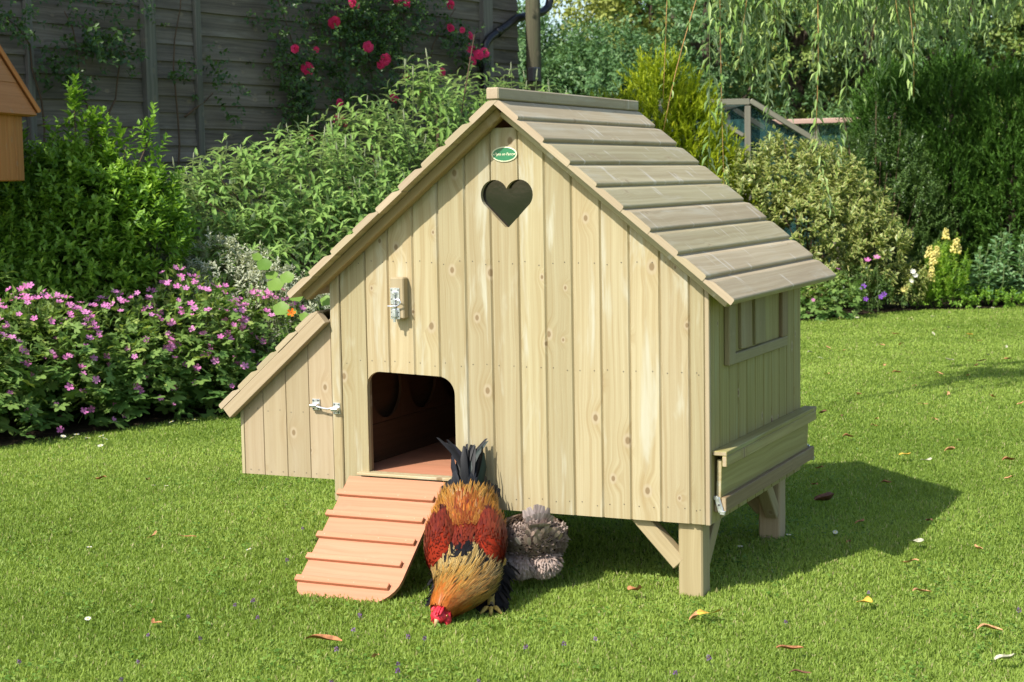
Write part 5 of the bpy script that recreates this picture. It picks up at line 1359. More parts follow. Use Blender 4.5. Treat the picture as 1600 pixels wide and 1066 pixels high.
def strand(x, y, z0, z1, sway=(0, 0), dens=46, leaf=0.092, fat=1.0, thick=0.0022, bare=0.0):
    n = 9; p0 = np.array([x, y, z0]); p1 = np.array([x + sway[0], y + sway[1], z1])
    w1, w2 = rs.randn(3) * 0.03, rs.randn(3) * 0.02
    pts = [p0 + (p1 - p0) * f + w1 * math.sin(3.1 * f) + w2 * math.sin(6.3 * f) for f in np.linspace(0, 1, n)]
    if thick > 0.0025:
        hm = MB(); hm.tube(pts, [thick * (1.3 - 0.9 * k / n) for k in range(n)], 6); hm.build("orange_twig", [M['ytwig']], wil, True)
    else:
        tg.tube(pts, [thick * (1.3 - 0.9 * k / n) for k in range(n)], 5, int(rs.rand() < 0.12))
    L = abs(z0 - z1); m = int(L * dens)
    for k in range(m):
        f = (k + rs.rand()) / m
        if f < bare: continue
        i = min(n - 2, int(f * (n - 1))); q = pts[i] + (pts[i + 1] - pts[i]) * (f * (n - 1) - i)
        a = rs.rand() * 6.28; tl = 0.35 + 0.75 * rs.rand()
        LP.append(q); LA.append((math.cos(a) * tl, math.sin(a) * tl, -0.85)); LU.append((math.cos(a), math.sin(a), 0.5 + rs.randn() * .3)); LL.append(leaf * (0.6 + 0.6 * rs.rand()) * (1 - 0.35 * f ** 3)); LV.append(np.clip(0.35 + 0.35 * f + 0.25 * rs.randn(), 0, 1))
# long leaders
strand(-0.42, 3.32, 2.9, 0.72, (-0.02, -0.06), 40, 0.095, bare=0.30)
strand(-0.40, 3.42, 2.9, 1.05, (0.02, -0.02), 44, 0.095, bare=0.25)
strand(-0.33, 3.38, 2.75, 1.47, (-0.36, -0.02), 9, 0.06, thick=0.0034, bare=0.1)
strand(-0.55, 3.42, 2.85, 1.62, (-0.16, 0.0), 14, 0.085, thick=0.0026)
strand(0.10, 3.74, 2.9, 1.05, (-0.02, 0.0), 52, 0.09); strand(0.14, 3.78, 2.9, 1.30, (-0.05, 0.0), 40, 0.09); strand(0.05, 3.72, 2.9, 1.42, (-0.05, 0), 30, 0.09, thick=0.0032)
strand(-0.12, 3.62, 2.9, 1.52, (0.02, 0), 36); strand(-0.22, 3.56, 2.9, 1.46, (0.03, 0), 36)
def bunch(cx, cy, ztop, zlow, n, spread, dens, leaf):
    for _ in range(n):
        dx, dy = rs.randn() * spread, rs.randn() * spread
        strand(cx + dx, cy + dy, ztop + 0.3 * rs.rand(), zlow + 0.16 * rs.rand() + 0.25 * (rs.rand() < 0.25), (rs.randn() * .06, rs.randn() * .06), dens, leaf * (0.85 + 0.3 * rs.rand()))
for k in range(30):
    f = (k + rs.rand()) / 30; cx = -0.46 + 1.62 * f; cy = 3.44 + 0.95 * f + 0.75 * rs.rand() * (0.4 + f)
    low = 1.84 + 0.14 * rs.rand() + 0.16 * max(0, f - 0.45) - 0.26 * (k in (3, 8, 13)) + 0.22 * (k % 4 == 0)
    bunch(cx, cy, 2.6, low, 3 + rs.randint(4), 0.05, 56, 0.098)
for k in range(36):
    f = (k + rs.rand()) / 36; bunch(-2.1 + 3.6 * f, 11.15 + 0.9 * f + 0.7 * rs.rand(), 3.5, 2.0 + 0.45 * min(1, 2.2 * f) + 0.30 * rs.rand() + 0.3 * (k % 3 == 0), 4 + rs.randint(4), 0.10, 40, 0.115)
for k in range(22):
    f = rs.rand(); bunch(-1.0 + 4.4 * f, 12.4 + 1.0 * rs.rand(), 4.5, 3.1 + 0.5 * rs.rand(), 5, 0.16, 34, 0.12)
tag(tg.build("hanging_twigs", [M['stem'], M['ytwig']], wil, True), kind="stuff")
LP, LA, LU, LL, LV = map(np.array, (LP, LA, LU, LL, LV))
batch("foliage", LEAF5, LP, LA, LU, LL, LL * 0.165 + 0.003, M['willow'], wil, LV)
# ------------------------------------------------------------------ the birds
def featmat(name, rough=0.5, spec=0.35, sheen=0.0, trans=0.12):
    t = NT(name)
    col = t.attr("Col", "Color")
    p = t.principled(col, rough, spec)
    tr = t.n("ShaderNodeBsdfTranslucent"); t.put(tr.inputs[0], col)
    mx = t.n("ShaderNodeMixShader"); mx.inputs[0].default_value = trans
    t.t.links.new(p, mx.inputs[1]); t.t.links.new(tr.outputs[0], mx.inputs[2])
    return t.done(mx.outputs[0])
M['feather'] = featmat("feather", 0.42, 0.4)
M['sheen'] = featmat("glossy_black_feather", 0.5, 0.22, trans=0.02)
M['fluff'] = featmat("soft_fluff_feather", 0.8, 0.15, trans=0.2)
M['down'] = featmat("body_down", 0.9, 0.1, trans=0.0)
M['comb'] = plain("red_comb_skin", (0.62, 0.025, 0.045), 0.5, 0.4, nscale=160, nvar=0.3, bump=0.5)
M['beak'] = plain("horn_beak", (0.42, 0.30, 0.13), 0.4, 0.4, nscale=80)
M['eye'] = plain("amber_eye", (0.30, 0.10, 0.02), 0.1, 0.6)
M['shank'] = plain("yellow_scaly_leg", (0.45, 0.32, 0.08), 0.6, 0.3, nscale=200, nvar=0.25, bump=0.5)

class Loft:
    """a body swept along a bent spine: centre, half width, half height for each station; angle 0 = right side, 90 = back"""
    def __init__(s, st, lateral):
        s.c = np.array([q[0] for q in st], float); s.w = np.array([q[1] for q in st]); s.h = np.array([q[2] for q in st]); s.n = len(st)
        s.lat = nrm(np.array(lateral, float)[None])[0]
        s.u = np.arange(s.n)
    def at(s, f):
        x = np.clip(f, 0, 1) * (s.n - 1)
        # smooth interpolation of the stations
        i = np.clip(np.floor(x).astype(int), 0, s.n - 2); t = (x - i)
        def cr(a):
            p0, p1, p2, p3 = a[np.maximum(i - 1, 0)], a[i], a[i + 1], a[np.minimum(i + 2, s.n - 1)]
            tt = t[:, None] if a.ndim == 2 else t
            return 0.5 * (2 * p1 + (p2 - p0) * tt + (2 * p0 - 5 * p1 + 4 * p2 - p3) * tt ** 2 + (3 * p1 - p0 - 3 * p2 + p3) * tt ** 3)
        return cr(s.c), cr(s.w), cr(s.h)
    def frame(s, f):
        f = np.atleast_1d(np.asarray(f, float)); e = 0.01
        c, w, h = s.at(f); a, _, _ = s.at(f - e); b, _, _ = s.at(f + e)
        T = nrm(b - a); lat = s.lat - T * (T @ s.lat)[:, None]; lat = nrm(lat); up = np.cross(lat, T)
        up = np.where((up[:, 2] < 0)[:, None] & (np.abs(T[:, 2:3]) < 0.95), -up, up) if False else up
        return c, w, h, T, lat, up
    def surf(s, f, ang):
        c, w, h, T, lat, up = s.frame(f); ca, sa = np.cos(ang)[:, None], np.sin(ang)[:, None]
        p = c + lat * ca * w[:, None] + up * sa * h[:, None]
        nn = nrm(lat * ca / w[:, None] + up * sa / h[:, None])
        return p, nn, T, lat, up
    def mesh(s, name, colf, mat, parent, nu=40, nv=26):
        F, A = np.meshgrid(np.linspace(0, 1, nu), np.linspace(0, 2 * np.pi, nv, endpoint=False), indexing='ij')
        p, nn, *_ = s.surf(F.ravel(), A.ravel())
        i = np.arange(nu * nv).reshape(nu, nv); j = np.roll(i, -1, 1)
        f = np.stack([i[:-1], j[:-1], j[1:], i[1:]], -1).reshape(-1, 4)
        return np_mesh(name, p, [(f, 4), (np.array([i[0], ]), nv), (np.array([i[-1][::-1]]), nv)], None, mat, parent, {"Col": colf(F.ravel(), A.ravel())})

# feather cards: three columns by four rows, so that shaft and fringes can differ in colour
def feather_tpl(kind):
    xs = [0, 0.35, 0.72, 1.0]
    ws = {'lance': [0.5, 0.95, 0.75, 0.05], 'round': [0.45, 0.95, 1.0, 0.45], 'sickle': [0.6, 1.0, 0.9, 0.25]}[kind]
    v = []
    for x, w in zip(xs, ws):
        for sgn in (-1, 0, 1): v.append((x, 0.5 * w * sgn, -0.05 * abs(sgn) + 0.0))
    f = []
    for k in range(3):
        for q in range(2): f.append((k * 3 + q, k * 3 + q + 1, k * 3 + 4 + q, k * 3 + 3 + q))
    return np.array(v), np.array(f)
def feathers(name, kind, pos, ax, up, ln, wd, shaft, fringe, mat, parent, curve=0.0, tipdark=None, sidec=None):
    tv, tf = feather_tpl(kind); n, m = len(pos), len(tv)
    ax = nrm(ax); sd_ = nrm(np.cross(up, ax)); uu = np.cross(ax, sd_)
    ln = np.broadcast_to(ln, (n,)); wd = np.broadcast_to(wd, (n,)); cv = np.broadcast_to(curve, (n,))
    x, y, z = tv[:, 0], tv[:, 1], tv[:, 2]
    lift = -cv[:, None] * x[None] ** 2
    v = pos[:, None] + ax[:, None] * (x[None] * ln[:, None])[..., None] + sd_[:, None] * (y[None] * wd[:, None])[..., None] + uu[:, None] * (z[None] * wd[:, None] + lift * ln[:, None])[..., None]
    if sidec is not None: v = v + sd_[:, None] * ((sidec[:, None] * x[None] ** 2) * ln[:, None])[..., None]
    f = (tf[None] + (np.arange(n) * m)[:, None, None]).reshape(-1, 4)
    mid = (np.arange(m) % 3 == 1)
    col = np.where(mid[None, :, None], shaft[:, None, :], fringe[:, None, :])
    if tipdark is not None: col = col * (1 - (x[None, :, None] > 0.9) * (1 - tipdark))
    return np_mesh(name, v.reshape(-1, 3), [(f, 4)], None, mat, parent, {"Col": np.clip(col.reshape(-1, 3), 0, 1)})

LAT = (0.90, 0.43, 0.0)
def rooster():
    rs = np.random.RandomState(3)
    root = empty("rooster", (0.02, -0.30, G0), "rooster with golden hackle, red back and black tail, pecking the lawn beside the ramp", "rooster")
    st = [((-0.098, -0.112, 0.290), 0.022, 0.024), ((-0.092, -0.132, 0.262), 0.051, 0.049), ((-0.082, -0.165, 0.220), 0.074, 0.070), ((-0.062, -0.210, 0.180), 0.089, 0.082), ((-0.036, -0.268, 0.142), 0.097, 0.086),
          ((-0.006, -0.335, 0.112), 0.089, 0.080), ((0.022, -0.398, 0.086), 0.085, 0.066), ((0.034, -0.452, 0.064), 0.073, 0.052), ((0.030, -0.498, 0.044), 0.049, 0.039), ((0.023, -0.532, 0.026), 0.027, 0.027), ((0.021, -0.553, 0.010), 0.017, 0.018), ((0.020, -0.563, 0.001), 0.007, 0.010)]
    B = Loft(st, LAT)
    def bc(f, a):
        sa = np.sin(a); c = np.zeros((len(f), 3))
        c[:] = (0.012, 0.011, 0.014)
        top = sa > -0.25
        c[top & (f < 0.62)] = (0.16, 0.018, 0.008); c[top & (f < 0.24)] = (0.20, 0.06, 0.01); c[top & (f >= 0.45) & (f < 0.6)] = (0.02, 0.02, 0.03)
        c[(f > 0.58)] = (0.20, 0.085, 0.012); c[(f > 0.74)] = (0.40, 0.13, 0.015)
        c[f > 0.87] = (0.45, 0.04, 0.03)
        return c
    body = B.mesh("body", bc, M['down'], root)
    # which way is the back?  the template's angle 90 must point up and to the viewer
    _, n90, *_ = B.surf(np.array([0.35]), np.array([np.pi / 2])); sg = 1.0 if n90[0, 2] > 0 else -1.0
    def lay(n, f0, f1, a0, a1, lift=0.30, spread=0.12, lat=0.35):
        f = f0 + (f1 - f0) * rs.rand(n); a = np.radians(a0 + (a1 - a0) * rs.rand(n)) * sg
        p, nn, T, l, u = B.surf(f, a)
        side = np.cross(T, nn)
        ax = -T + nn * lift + rs.randn(n, 3) * spread + l * (np.cos(a) * lat)[:, None]
        return f, a, p, nn, ax
    def mixc(a, b, t): return np.array(a)[None] * (1 - t[:, None]) + np.array(b)[None] * t[:, None]
    # red back and wing bows
    n = 2600; f, a, p, nn, ax = lay(n, 0.22, 0.52, -15, 195, 0.04, 0.07, 0.10)
    t = np.clip(0.5 + 0.35 * rs.randn(n), 0, 1)
    c = mixc((0.11, 0.009, 0.005), (0.20, 0.022, 0.007), t)
    og = rs.rand(n) < np.clip((0.40 - f) / 0.16, 0, 0.8); c[og] = mixc((0.30, 0.05, 0.008), (0.50, 0.17, 0.02), rs.rand(og.sum()))
    feathers("back_feathers", 'lance', p + nn * 0.004, ax, nn, 0.036, 0.0055, c * 0.8, c, M['feather'], root, 0.10)
    # folded wings bulge at both sides
    for sgn in (1, -1):
        ws = []
        for k, (ff, r) in enumerate([(0.20, 0.012), (0.26, 0.034), (0.33, 0.050), (0.41, 0.056), (0.48, 0.046), (0.535, 0.020)]):
            ang = (20 if sgn > 0 else 160); pp, n_, *_ = B.surf(np.array([ff]), np.array([np.radians(ang) * sg])); ws.append((tuple(pp[0] - n_[0] * r * 0.45), r, r * 1.3))
        Wg = Loft(ws, LAT)
        wing = Wg.mesh("wing", lambda f_, a_: np.tile([[0.20, 0.018, 0.006]], (len(f_), 1)), M['down'], root, 18, 16)
        n = 1600; f = 0.08 + 0.9 * rs.rand(n); a = rs.rand(n) * 6.283; p, nn, T, l, u = Wg.surf(f, a)
        t = np.clip(0.45 + 0.3 * rs.randn(n), 0, 1); c = mixc((0.11, 0.009, 0.005), (0.20, 0.022, 0.007), t)
        dark = f < 0.25; c[dark] = c[dark] * 0.35
        feathers("wing_coverts", 'lance', p + nn * 0.003, -T + nn * 0.03 + rs.randn(n, 3) * .06, nn, 0.034, 0.0065, c * 0.75, c, M['feather'], wing, 0.1)
    # black collar between hackle and back, and black breast and belly
    n = 260; f, a, p, nn, ax = lay(n, 0.50, 0.57, -5, 185, 0.06, 0.12, 0.15)
    c = np.tile([[0.007, 0.007, 0.009]], (n, 1)) * (0.6 + 0.9 * rs.rand(n))[:, None]
    feathers("collar_feathers", 'round', p + nn * 0.005, ax, nn, 0.036, 0.014, c, c + 0.003, M['fluff'], root, 0.1)
    n = 900; f, a, p, nn, ax = lay(n, 0.12, 0.60, 188, 352, 0.30, 0.25, 0.1)
    c = np.tile([[0.012, 0.011, 0.012]], (n, 1)) * (0.6 + 0.9 * rs.rand(n))[:, None]
    feathers("belly_feathers", 'round', p + nn * 0.002, ax, nn, 0.042, 0.022, c, c, M['fluff'], root, 0.15)
    # saddle hackles: gold lances with dark shafts falling to both sides
    n = 2200; f, a, p, nn, ax = lay(n, 0.165, 0.38, 5, 175, -0.02, 0.06, 0.50)
    t = np.clip(np.abs(np.cos(a)) * 1.1 + 0.25 * rs.randn(n), 0, 1)
    c = mixc((0.30, 0.055, 0.009), (0.60, 0.27, 0.04), t)
    pale = rs.rand(n) < 0.04; c[pale] = (0.58, 0.26, 0.10)
    feathers("saddle_feathers", 'lance', p + nn * 0.007, ax, nn, 0.050 + 0.018 * rs.rand(n), 0.0042, c * 0.22, c, M['feather'], root, 0.30)
    n = 150; f, a, p, nn, ax = lay(n, 0.11, 0.19, 10, 170, -0.02, 0.14, 0.9)
    c = mixc((0.62, 0.30, 0.05), (0.50, 0.27, 0.07), rs.rand(n))
    feathers("saddle_feathers", 'lance', p + nn * 0.008, ax, nn, 0.056, 0.0062, c * 0.10, c, M['feather'], root, 0.45)
    for a0, a1 in ((14, 44), (136, 166)):
        n = 170; f, a, p, nn, ax = lay(n, 0.24, 0.46, a0, a1, 0.02, 0.10, 0.45)
        t = np.clip((f - 0.24) / 0.2 + 0.2 * rs.randn(n), 0, 1); c = mixc((0.56, 0.24, 0.03), (0.22, 0.03, 0.008), t)
        feathers("saddle_feathers", 'lance', p + nn * 0.022, ax, nn, 0.046, 0.0055, c * 0.4, c, M['feather'], root, 0.3)
    # hackle: orange by the head, straw gold with black centres as it fans out over the shoulders
    for k in range(5):
        n = 900; f, a, p, nn, ax = lay(n, 0.52 + 0.061 * k, 0.645 + 0.061 * k, -40 - 14 * k, 220 + 14 * k, 0.10 + 0.04 * (k < 2), 0.07, 0.22)
        t = np.clip((f - 0.54) / 0.28 + 0.12 * rs.randn(n), 0, 1)
        c = np.where((t < 0.5)[:, None], mixc((0.68, 0.50, 0.20), (0.64, 0.36, 0.07), np.clip(t * 2, 0, 1)), mixc((0.64, 0.36, 0.07), (0.54, 0.145, 0.014), np.clip(t * 2 - 1, 0, 1)))
        sh = c * np.clip(0.03 + 1.2 * (t - 0.52), 0.02, 0.9)[:, None]; bl = (rs.rand(n) < 0.20) & (t < 0.55); c[bl] *= 0.12
        right = np.cos(a) > 0.45; c[right] *= np.array([0.80, 0.78, 0.85]); sh[right] *= 0.6
        feathers("hackle_feathers", 'lance', p + nn * (0.004 + 0.003 * k), ax, nn, 0.074 - 0.009 * k, 0.0060 - 0.0006 * k, sh, c, M['feather'], root, 0.10)
    # tail: broad black feathers rising, the sickles bending over at the tip
    tb = np.array([-0.099, -0.112, 0.285])
    r_ = nrm(np.array([LAT]))[0]; bk = nrm(np.array([[-0.43, 0.90, 0.0]]))[0]
    P, A, U, Lg, Wd, Cv, Sc = [], [], [], [], [], [], []
    for k in range(39):
        s_ = (k % 13 - 6) / 6.0 + rs.randn() * .05; row = k // 13
        d = r_ * s_ * 0.50 + bk * (0.12 + 0.22 * row) + np.array([0, 0, 1.0 - 0.30 * abs(s_)])
        P.append(tb + r_ * s_ * 0.018 + rs.randn(3) * 0.004 + bk * 0.012 * row); A.append(d + rs.randn(3) * .10); U.append(r_ * s_ * 1.0 - bk + rs.randn(3) * .35)
        Lg.append(0.135 - 0.030 * abs(s_) + 0.014 * rs.rand() - 0.016 * row); Wd.append(0.023 + 0.006 * rs.rand()); Cv.append(0.25 + 0.2 * rs.rand()); Sc.append(s_ * 0.35)
    for s_, L_, sc in ((-0.6, 0.145, -0.6), (0.65, 0.140, 0.7), (0.25, 0.145, 0.55), (-0.3, 0.14, -0.45), (0.9, 0.12, 0.75), (-0.95, 0.125, -0.5), (0.45, 0.15, 0.8), (-0.1, 0.145, 0.3), (0.05, 0.15, -0.3), (-0.75, 0.13, -0.75)):
        P.append(tb + r_ * s_ * 0.015); A.append(r_ * s_ * 0.35 + bk * 0.25 + np.array([0, 0, 1.0])); U.append(-bk + r_ * s_ * .3); Lg.append(L_); Wd.append(0.034); Cv.append(0.35); Sc.append(sc)
    n = len(P); c = np.tile([[0.0065, 0.0065, 0.007]], (n, 1)); c[::6] = (0.006, 0.014, 0.011); c[1::7] = (0.012, 0.012, 0.016)
    feathers("tail_feathers", 'sickle', np.array(P), np.array(A), np.array(U), np.array(Lg), np.array(Wd), c * 1.6, c, M['sheen'], root, np.array(Cv), sidec=np.array(Sc))
    n = 300; th = rs.rand(n) * 6.28; q = rs.rand(n)
    p = tb + r_ * (np.cos(th) * (0.026 + 0.044 * q))[:, None] + np.array([0, 0, 1.0]) * (0.004 - 0.060 * q)[:, None] + bk * (0.02 * np.sin(th) + 0.006)[:, None]
    ax = r_ * (np.cos(th) * 0.45)[:, None] + np.array([0, 0, 0.9]) + bk * 0.5 + rs.randn(n, 3) * .25
    c = np.tile([[0.010, 0.011, 0.014]], (n, 1)) * (0.7 + 0.8 * rs.rand(n))[:, None]
    feathers("tail_coverts", 'round', p, ax, -bk + r_ * np.cos(th)[:, None] * .7, 0.056, 0.024, c, c + 0.008, M['sheen'], root, 0.5)
    # head furnishings
    _, _, _, T, l, u = [x for x in B.frame(np.array([0.90]))]
    T, l, u = T[0], l[0], u[0] * sg
    hd = B.at(np.array([0.87]))[0][0]
    def blob(name, c, ax3, rad, mat, lump=0.0, n=12, seed=0):
        r2 = np.random.RandomState(seed); F, A_ = np.meshgrid(np.linspace(0, np.pi, n), np.linspace(0, 2 * np.pi, 2 * n, endpoint=False), indexing='ij')
        q = np.stack([np.cos(F), np.sin(F) * np.cos(A_), np.sin(F) * np.sin(A_)], -1).reshape(-1, 3)
        k1 = r2.randn(3) * 3; q = q * (1 + lump * np.sin(q @ k1 * 2.2)[:, None])
        v = np.array(c) + sum(np.outer(q[:, i] * rad[i], ax3[i]) for i in range(3))
        i = np.arange(n * 2 * n).reshape(n, 2 * n); j = np.roll(i, -1, 1)
        return np_mesh(name, v, [(np.stack([i[:-1], j[:-1], j[1:], i[1:]], -1).reshape(-1, 4), 4)], None, mat, root)
    blob("face", hd + T * 0.012, (T, l, u), (0.024, 0.0235, 0.020), M['comb'], 0.10, seed=1)
    for sgn in (1, -1):
        blob("wattle", hd + l * sgn * 0.021 + T * 0.004 - np.array([0, 0, 0.012]), (np.array([0, 0, 1.0]), l, T), (0.027, 0.009, 0.015), M['comb'], 0.2, seed=2 + sgn)
        blob("eye", hd + l * sgn * 0.0225 + u * 0.008 + T * 0.012, (T, l, u), (0.0045, 0.003, 0.0045), M['eye'], 0, 8)
    for k in range(3):                                   # low three-ridged comb
        blob("comb", hd + u * 0.0235 + l * (k - 1) * 0.007 + T * 0.012, (T, l, u), (0.017, 0.0045, 0.0075 - 0.002 * abs(k - 1)), M['comb'], 0.2, 10, seed=9 + k)
    mb = MB(); tip = hd + T * 0.052 - np.array([0, 0, 0.004])
    mb.tube([hd + T * 0.022, hd + T * 0.036 + u * 0.002, tip], [0.0105, 0.0075, 0.0015], 10); mb.build("beak", [M['beak']], root, True)
    # feathered legs
    for c0, foot in (((0.045, -0.235, 0.10), (0.092, -0.365)), ((-0.085, -0.265, 0.10), (-0.085, -0.345))):
        fx, fy = foot; fp = np.array([fx, fy, G0 + 0.012])
        mb = MB(); mb.tube([c0, (c0[0] * .5 + fx * .5, c0[1] * .5 + fy * .5 + 0.012, 0.045), (fx, fy, G0 + 0.02)], [0.036, 0.022, 0.011], 10)
        for an in (-0.6, 0.0, 0.6, 3.14):
            d = Vector((0.43 * math.cos(an) + 0.9 * math.sin(an), -0.90 * math.cos(an) + 0.43 * math.sin(an), 0)); L_ = 0.055 if an < 3 else 0.028
            p0 = Vector(fp); mb.tube([p0, p0 + d * L_ * 0.5 + Vector((0, 0, 0.008)), p0 + d * L_ + Vector((0, 0, -0.004))], [0.008, 0.007, 0.004], 7)
        lg = mb.build("leg", [M['shank']], root, True)
        n = 330; q = rs.rand(n); th = rs.rand(n) * 6.28
        cpt = np.array(c0)[None] * (1 - q[:, None]) + fp[None] * q[:, None]
        rad = 0.030 * (1 - q) + 0.012 + 0.014 * (q > 0.75)
        od = np.stack([np.cos(th), np.sin(th), np.zeros(n)], 1)
        p = cpt + od * rad[:, None]; ax = od * 0.7 + np.array([0, 0, -0.8]) + rs.randn(n, 3) * .35 + np.array([0.12, 0.0, 0.0])
        c = np.tile([[0.012, 0.011, 0.012]], (n, 1)) * (0.6 + 1.0 * rs.rand(n))[:, None]; lt = rs.rand(n) < 0.05; c[lt] = (0.20, 0.16, 0.10)
        ln = 0.036 + 0.016 * rs.rand(n)
        ok = p[:, 2] + nrm(ax)[:, 2] * ln > G0 - 0.005
        feathers("leg_feathers", 'round', p[ok], ax[ok], od[ok] + np.array([0, 0, .5]), ln[ok], 0.017, c[ok], c[ok], M['fluff'], lg, 0.3)
    return B
rooster()

def hen():
    rs = np.random.RandomState(8)
    root = empty("hen", (0.08, -0.04, G0), "fluffy grey brown hen seen from behind, feeding half under the hen house", "hen")
    # it walks away and to the left: from the tail at the right to the head hidden under the house
    fw = nrm(np.array([[-0.62, 0.78, 0.0]]))[0]
    t0 = np.array([0.118, -0.088, 0.182])
    st = [(t0 + np.array([0.016, -0.022, 0.030]), 0.005, 0.005), (t0 + fw * 0.020 + np.array([0, 0, -0.020]), 0.079, 0.056), (t0 + fw * 0.07 + np.array([0, 0, -0.055]), 0.106, 0.074), (t0 + fw * 0.13 + np.array([0, 0, -0.066]), 0.108, 0.075), (t0 + fw * 0.19 + np.array([0, 0, -0.072]), 0.095, 0.067),
          (t0 + fw * 0.235 + np.array([0, 0, -0.085]), 0.066, 0.050), (t0 + fw * 0.27 + np.array([0, 0, -0.105]), 0.042, 0.032), (t0 + fw * 0.30 + np.array([0, 0, -0.130]), 0.029, 0.022), (t0 + fw * 0.325 + np.array([0, 0, -0.152]), 0.013, 0.011)]
    B = Loft(st, (0.78, 0.62, 0))
    g0 = np.array([0.125, 0.10, 0.085])
    B.mesh("body", lambda f, a: np.tile(g0[None] * 0.7, (len(f), 1)), M['down'], root, 30, 22)
    _, n90, *_ = B.surf(np.array([0.35]), np.array([np.pi / 2])); sg = 1.0 if n90[0, 2] > 0 else -1.0
    def lay(n, f0, f1, a0, a1, lift, spread):
        f = f0 + (f1 - f0) * rs.rand(n); a = np.radians(a0 + (a1 - a0) * rs.rand(n)) * sg
        p, nn, T, l, u = B.surf(f, a); return f, p, nn, -T + nn * lift + rs.randn(n, 3) * spread
    # back and wings: small scalloped feathers, each with a pale rim
    n = 3400; f, p, nn, ax = lay(n, 0.06, 0.85, -5, 185, 0.03, 0.08)
    t = rs.rand(n)[:, None]; c = np.array([[0.292, 0.202, 0.136]]) * (1 - t) + np.array([[0.432, 0.328, 0.246]]) * t
    feathers("back_feathers", 'round', p + nn * 0.003, ax, nn, 0.018, 0.011, c * 0.78, c * 1.08, M['feather'], root, 0.15)
    for sgn in (1, -1):
        ws = []
        for ff, r in [(0.22, 0.003), (0.28, 0.022), (0.38, 0.034), (0.49, 0.032), (0.60, 0.016)]:
            ang = (14 if sgn > 0 else 166); pp, n_, *_ = B.surf(np.array([ff]), np.array([np.radians(ang) * sg])); ws.append((tuple(pp[0] - n_[0] * r * 0.35), r * 0.8, r * 1.25))
        Wg = Loft(ws, (0.78, 0.62, 0)); wing = Wg.mesh("wing", lambda f_, a_: np.tile(g0[None], (len(f_), 1)), M['down'], root, 14, 14)
        n = 650; f = 0.05 + 0.93 * rs.rand(n); a = rs.rand(n) * 6.283; p, nn, T, l, u = Wg.surf(f, a)
        t = rs.rand(n)[:, None]; c = np.array([[0.259, 0.180, 0.131]]) * (1 - t) + np.array([[0.389, 0.296, 0.231]]) * t
        feathers("wing_coverts", 'round', p + nn * 0.002, -T + nn * 0.06 + rs.randn(n, 3) * .07, nn, 0.024, 0.012, c * 0.78, c * 1.06, M['feather'], wing, 0.1)
    # soft fluff behind and below
    n = 5000; f, p, nn, ax = lay(n, 0.03, 0.62, 160, 380, 0.22, 0.24)
    ax[:, 2] -= 0.55
    t = rs.rand(n)[:, None]; c = np.array([[0.389, 0.302, 0.253]]) * (1 - t) + np.array([[0.508, 0.414, 0.362]]) * t
    low = p[:, 2] < 0.055; c[low] = c[low] * np.array([1.0, 0.80, 0.66])
    ok = p[:, 2] + nrm(ax)[:, 2] * 0.030 > 0.016
    feathers("fluff", 'lance', p[ok], ax[ok], nn[ok], 0.026, 0.009, c[ok], c[ok] * 1.1, M['fluff'], root, 0.35)
    for cx_, cy_ in ((0.058, -0.088), (0.118, -0.052)):
        n = 900; d = nrm(rs.randn(n, 3)); p = np.array([cx_, cy_, 0.066]) + d * np.array([0.052, 0.048, 0.036])
        t = rs.rand(n)[:, None]; c = np.array([[0.410, 0.302, 0.246]]) * (1 - t) + np.array([[0.497, 0.392, 0.336]]) * t
        ax = d + np.array([0, 0, -0.6]) + rs.randn(n, 3) * .3; ok = p[:, 2] > 0.030
        feathers("thigh_fluff", 'lance', p[ok], ax[ok], d[ok] + np.array([0, 0, .4]), 0.024, 0.009, c[ok] * .9, c[ok], M['fluff'], root, 0.4)
    # short upright fan of a tail
    r_ = np.array([0.80, 0.60, 0]); P, A, U, L_ = [], [], [], []
    for k in range(26):
        s_ = (k % 9 - 4) / 4.0 + rs.randn() * .06; row = k // 9
        P.append(t0 + np.array([0.006, -0.006, -0.008]) + r_ * s_ * 0.016 - fw * 0.008 * row); A.append(r_ * s_ * 0.52 - fw * (0.25 + 0.35 * row) + np.array([0, 0, 1.0 - .35 * row])); U.append(-fw + r_ * s_ * 0.5); L_.append(0.074 - 0.010 * abs(s_) - 0.010 * row)
    n = len(P); t = rs.rand(n)[:, None]; c = np.array([[0.313, 0.244, 0.210]]) * (1 - t) + np.array([[0.454, 0.376, 0.341]]) * t
    feathers("tail_feathers", 'round', np.array(P), np.array(A), np.array(U), np.array(L_), 0.021, c * 0.6, c * 1.05, M['feather'], root, 0.25)
    n = 40; th = rs.rand(n) * 6.28; q = rs.rand(n); p = t0 + r_ * (np.cos(th) * 0.05 * (0.4 + q))[:, None] + np.array([0, 0, -1.0]) * (q * 0.05)[:, None] - fw * (0.015 + 0.03 * np.abs(np.sin(th)))[:, None]
    ax = -fw * 0.35 + np.array([0, 0, 0.75]) + r_ * np.cos(th)[:, None] * .35 + rs.randn(n, 3) * .18; t = rs.rand(n)[:, None]; c = np.array([[0.302, 0.218, 0.163]]) * (1 - t) + np.array([[0.443, 0.344, 0.279]]) * t
    feathers("tail_coverts", 'round', p, ax, -fw + np.array([0, 0, .6]) + r_ * np.cos(th)[:, None] * .4, 0.030, 0.013, c * .85, c, M['feather'], root, 0.1)
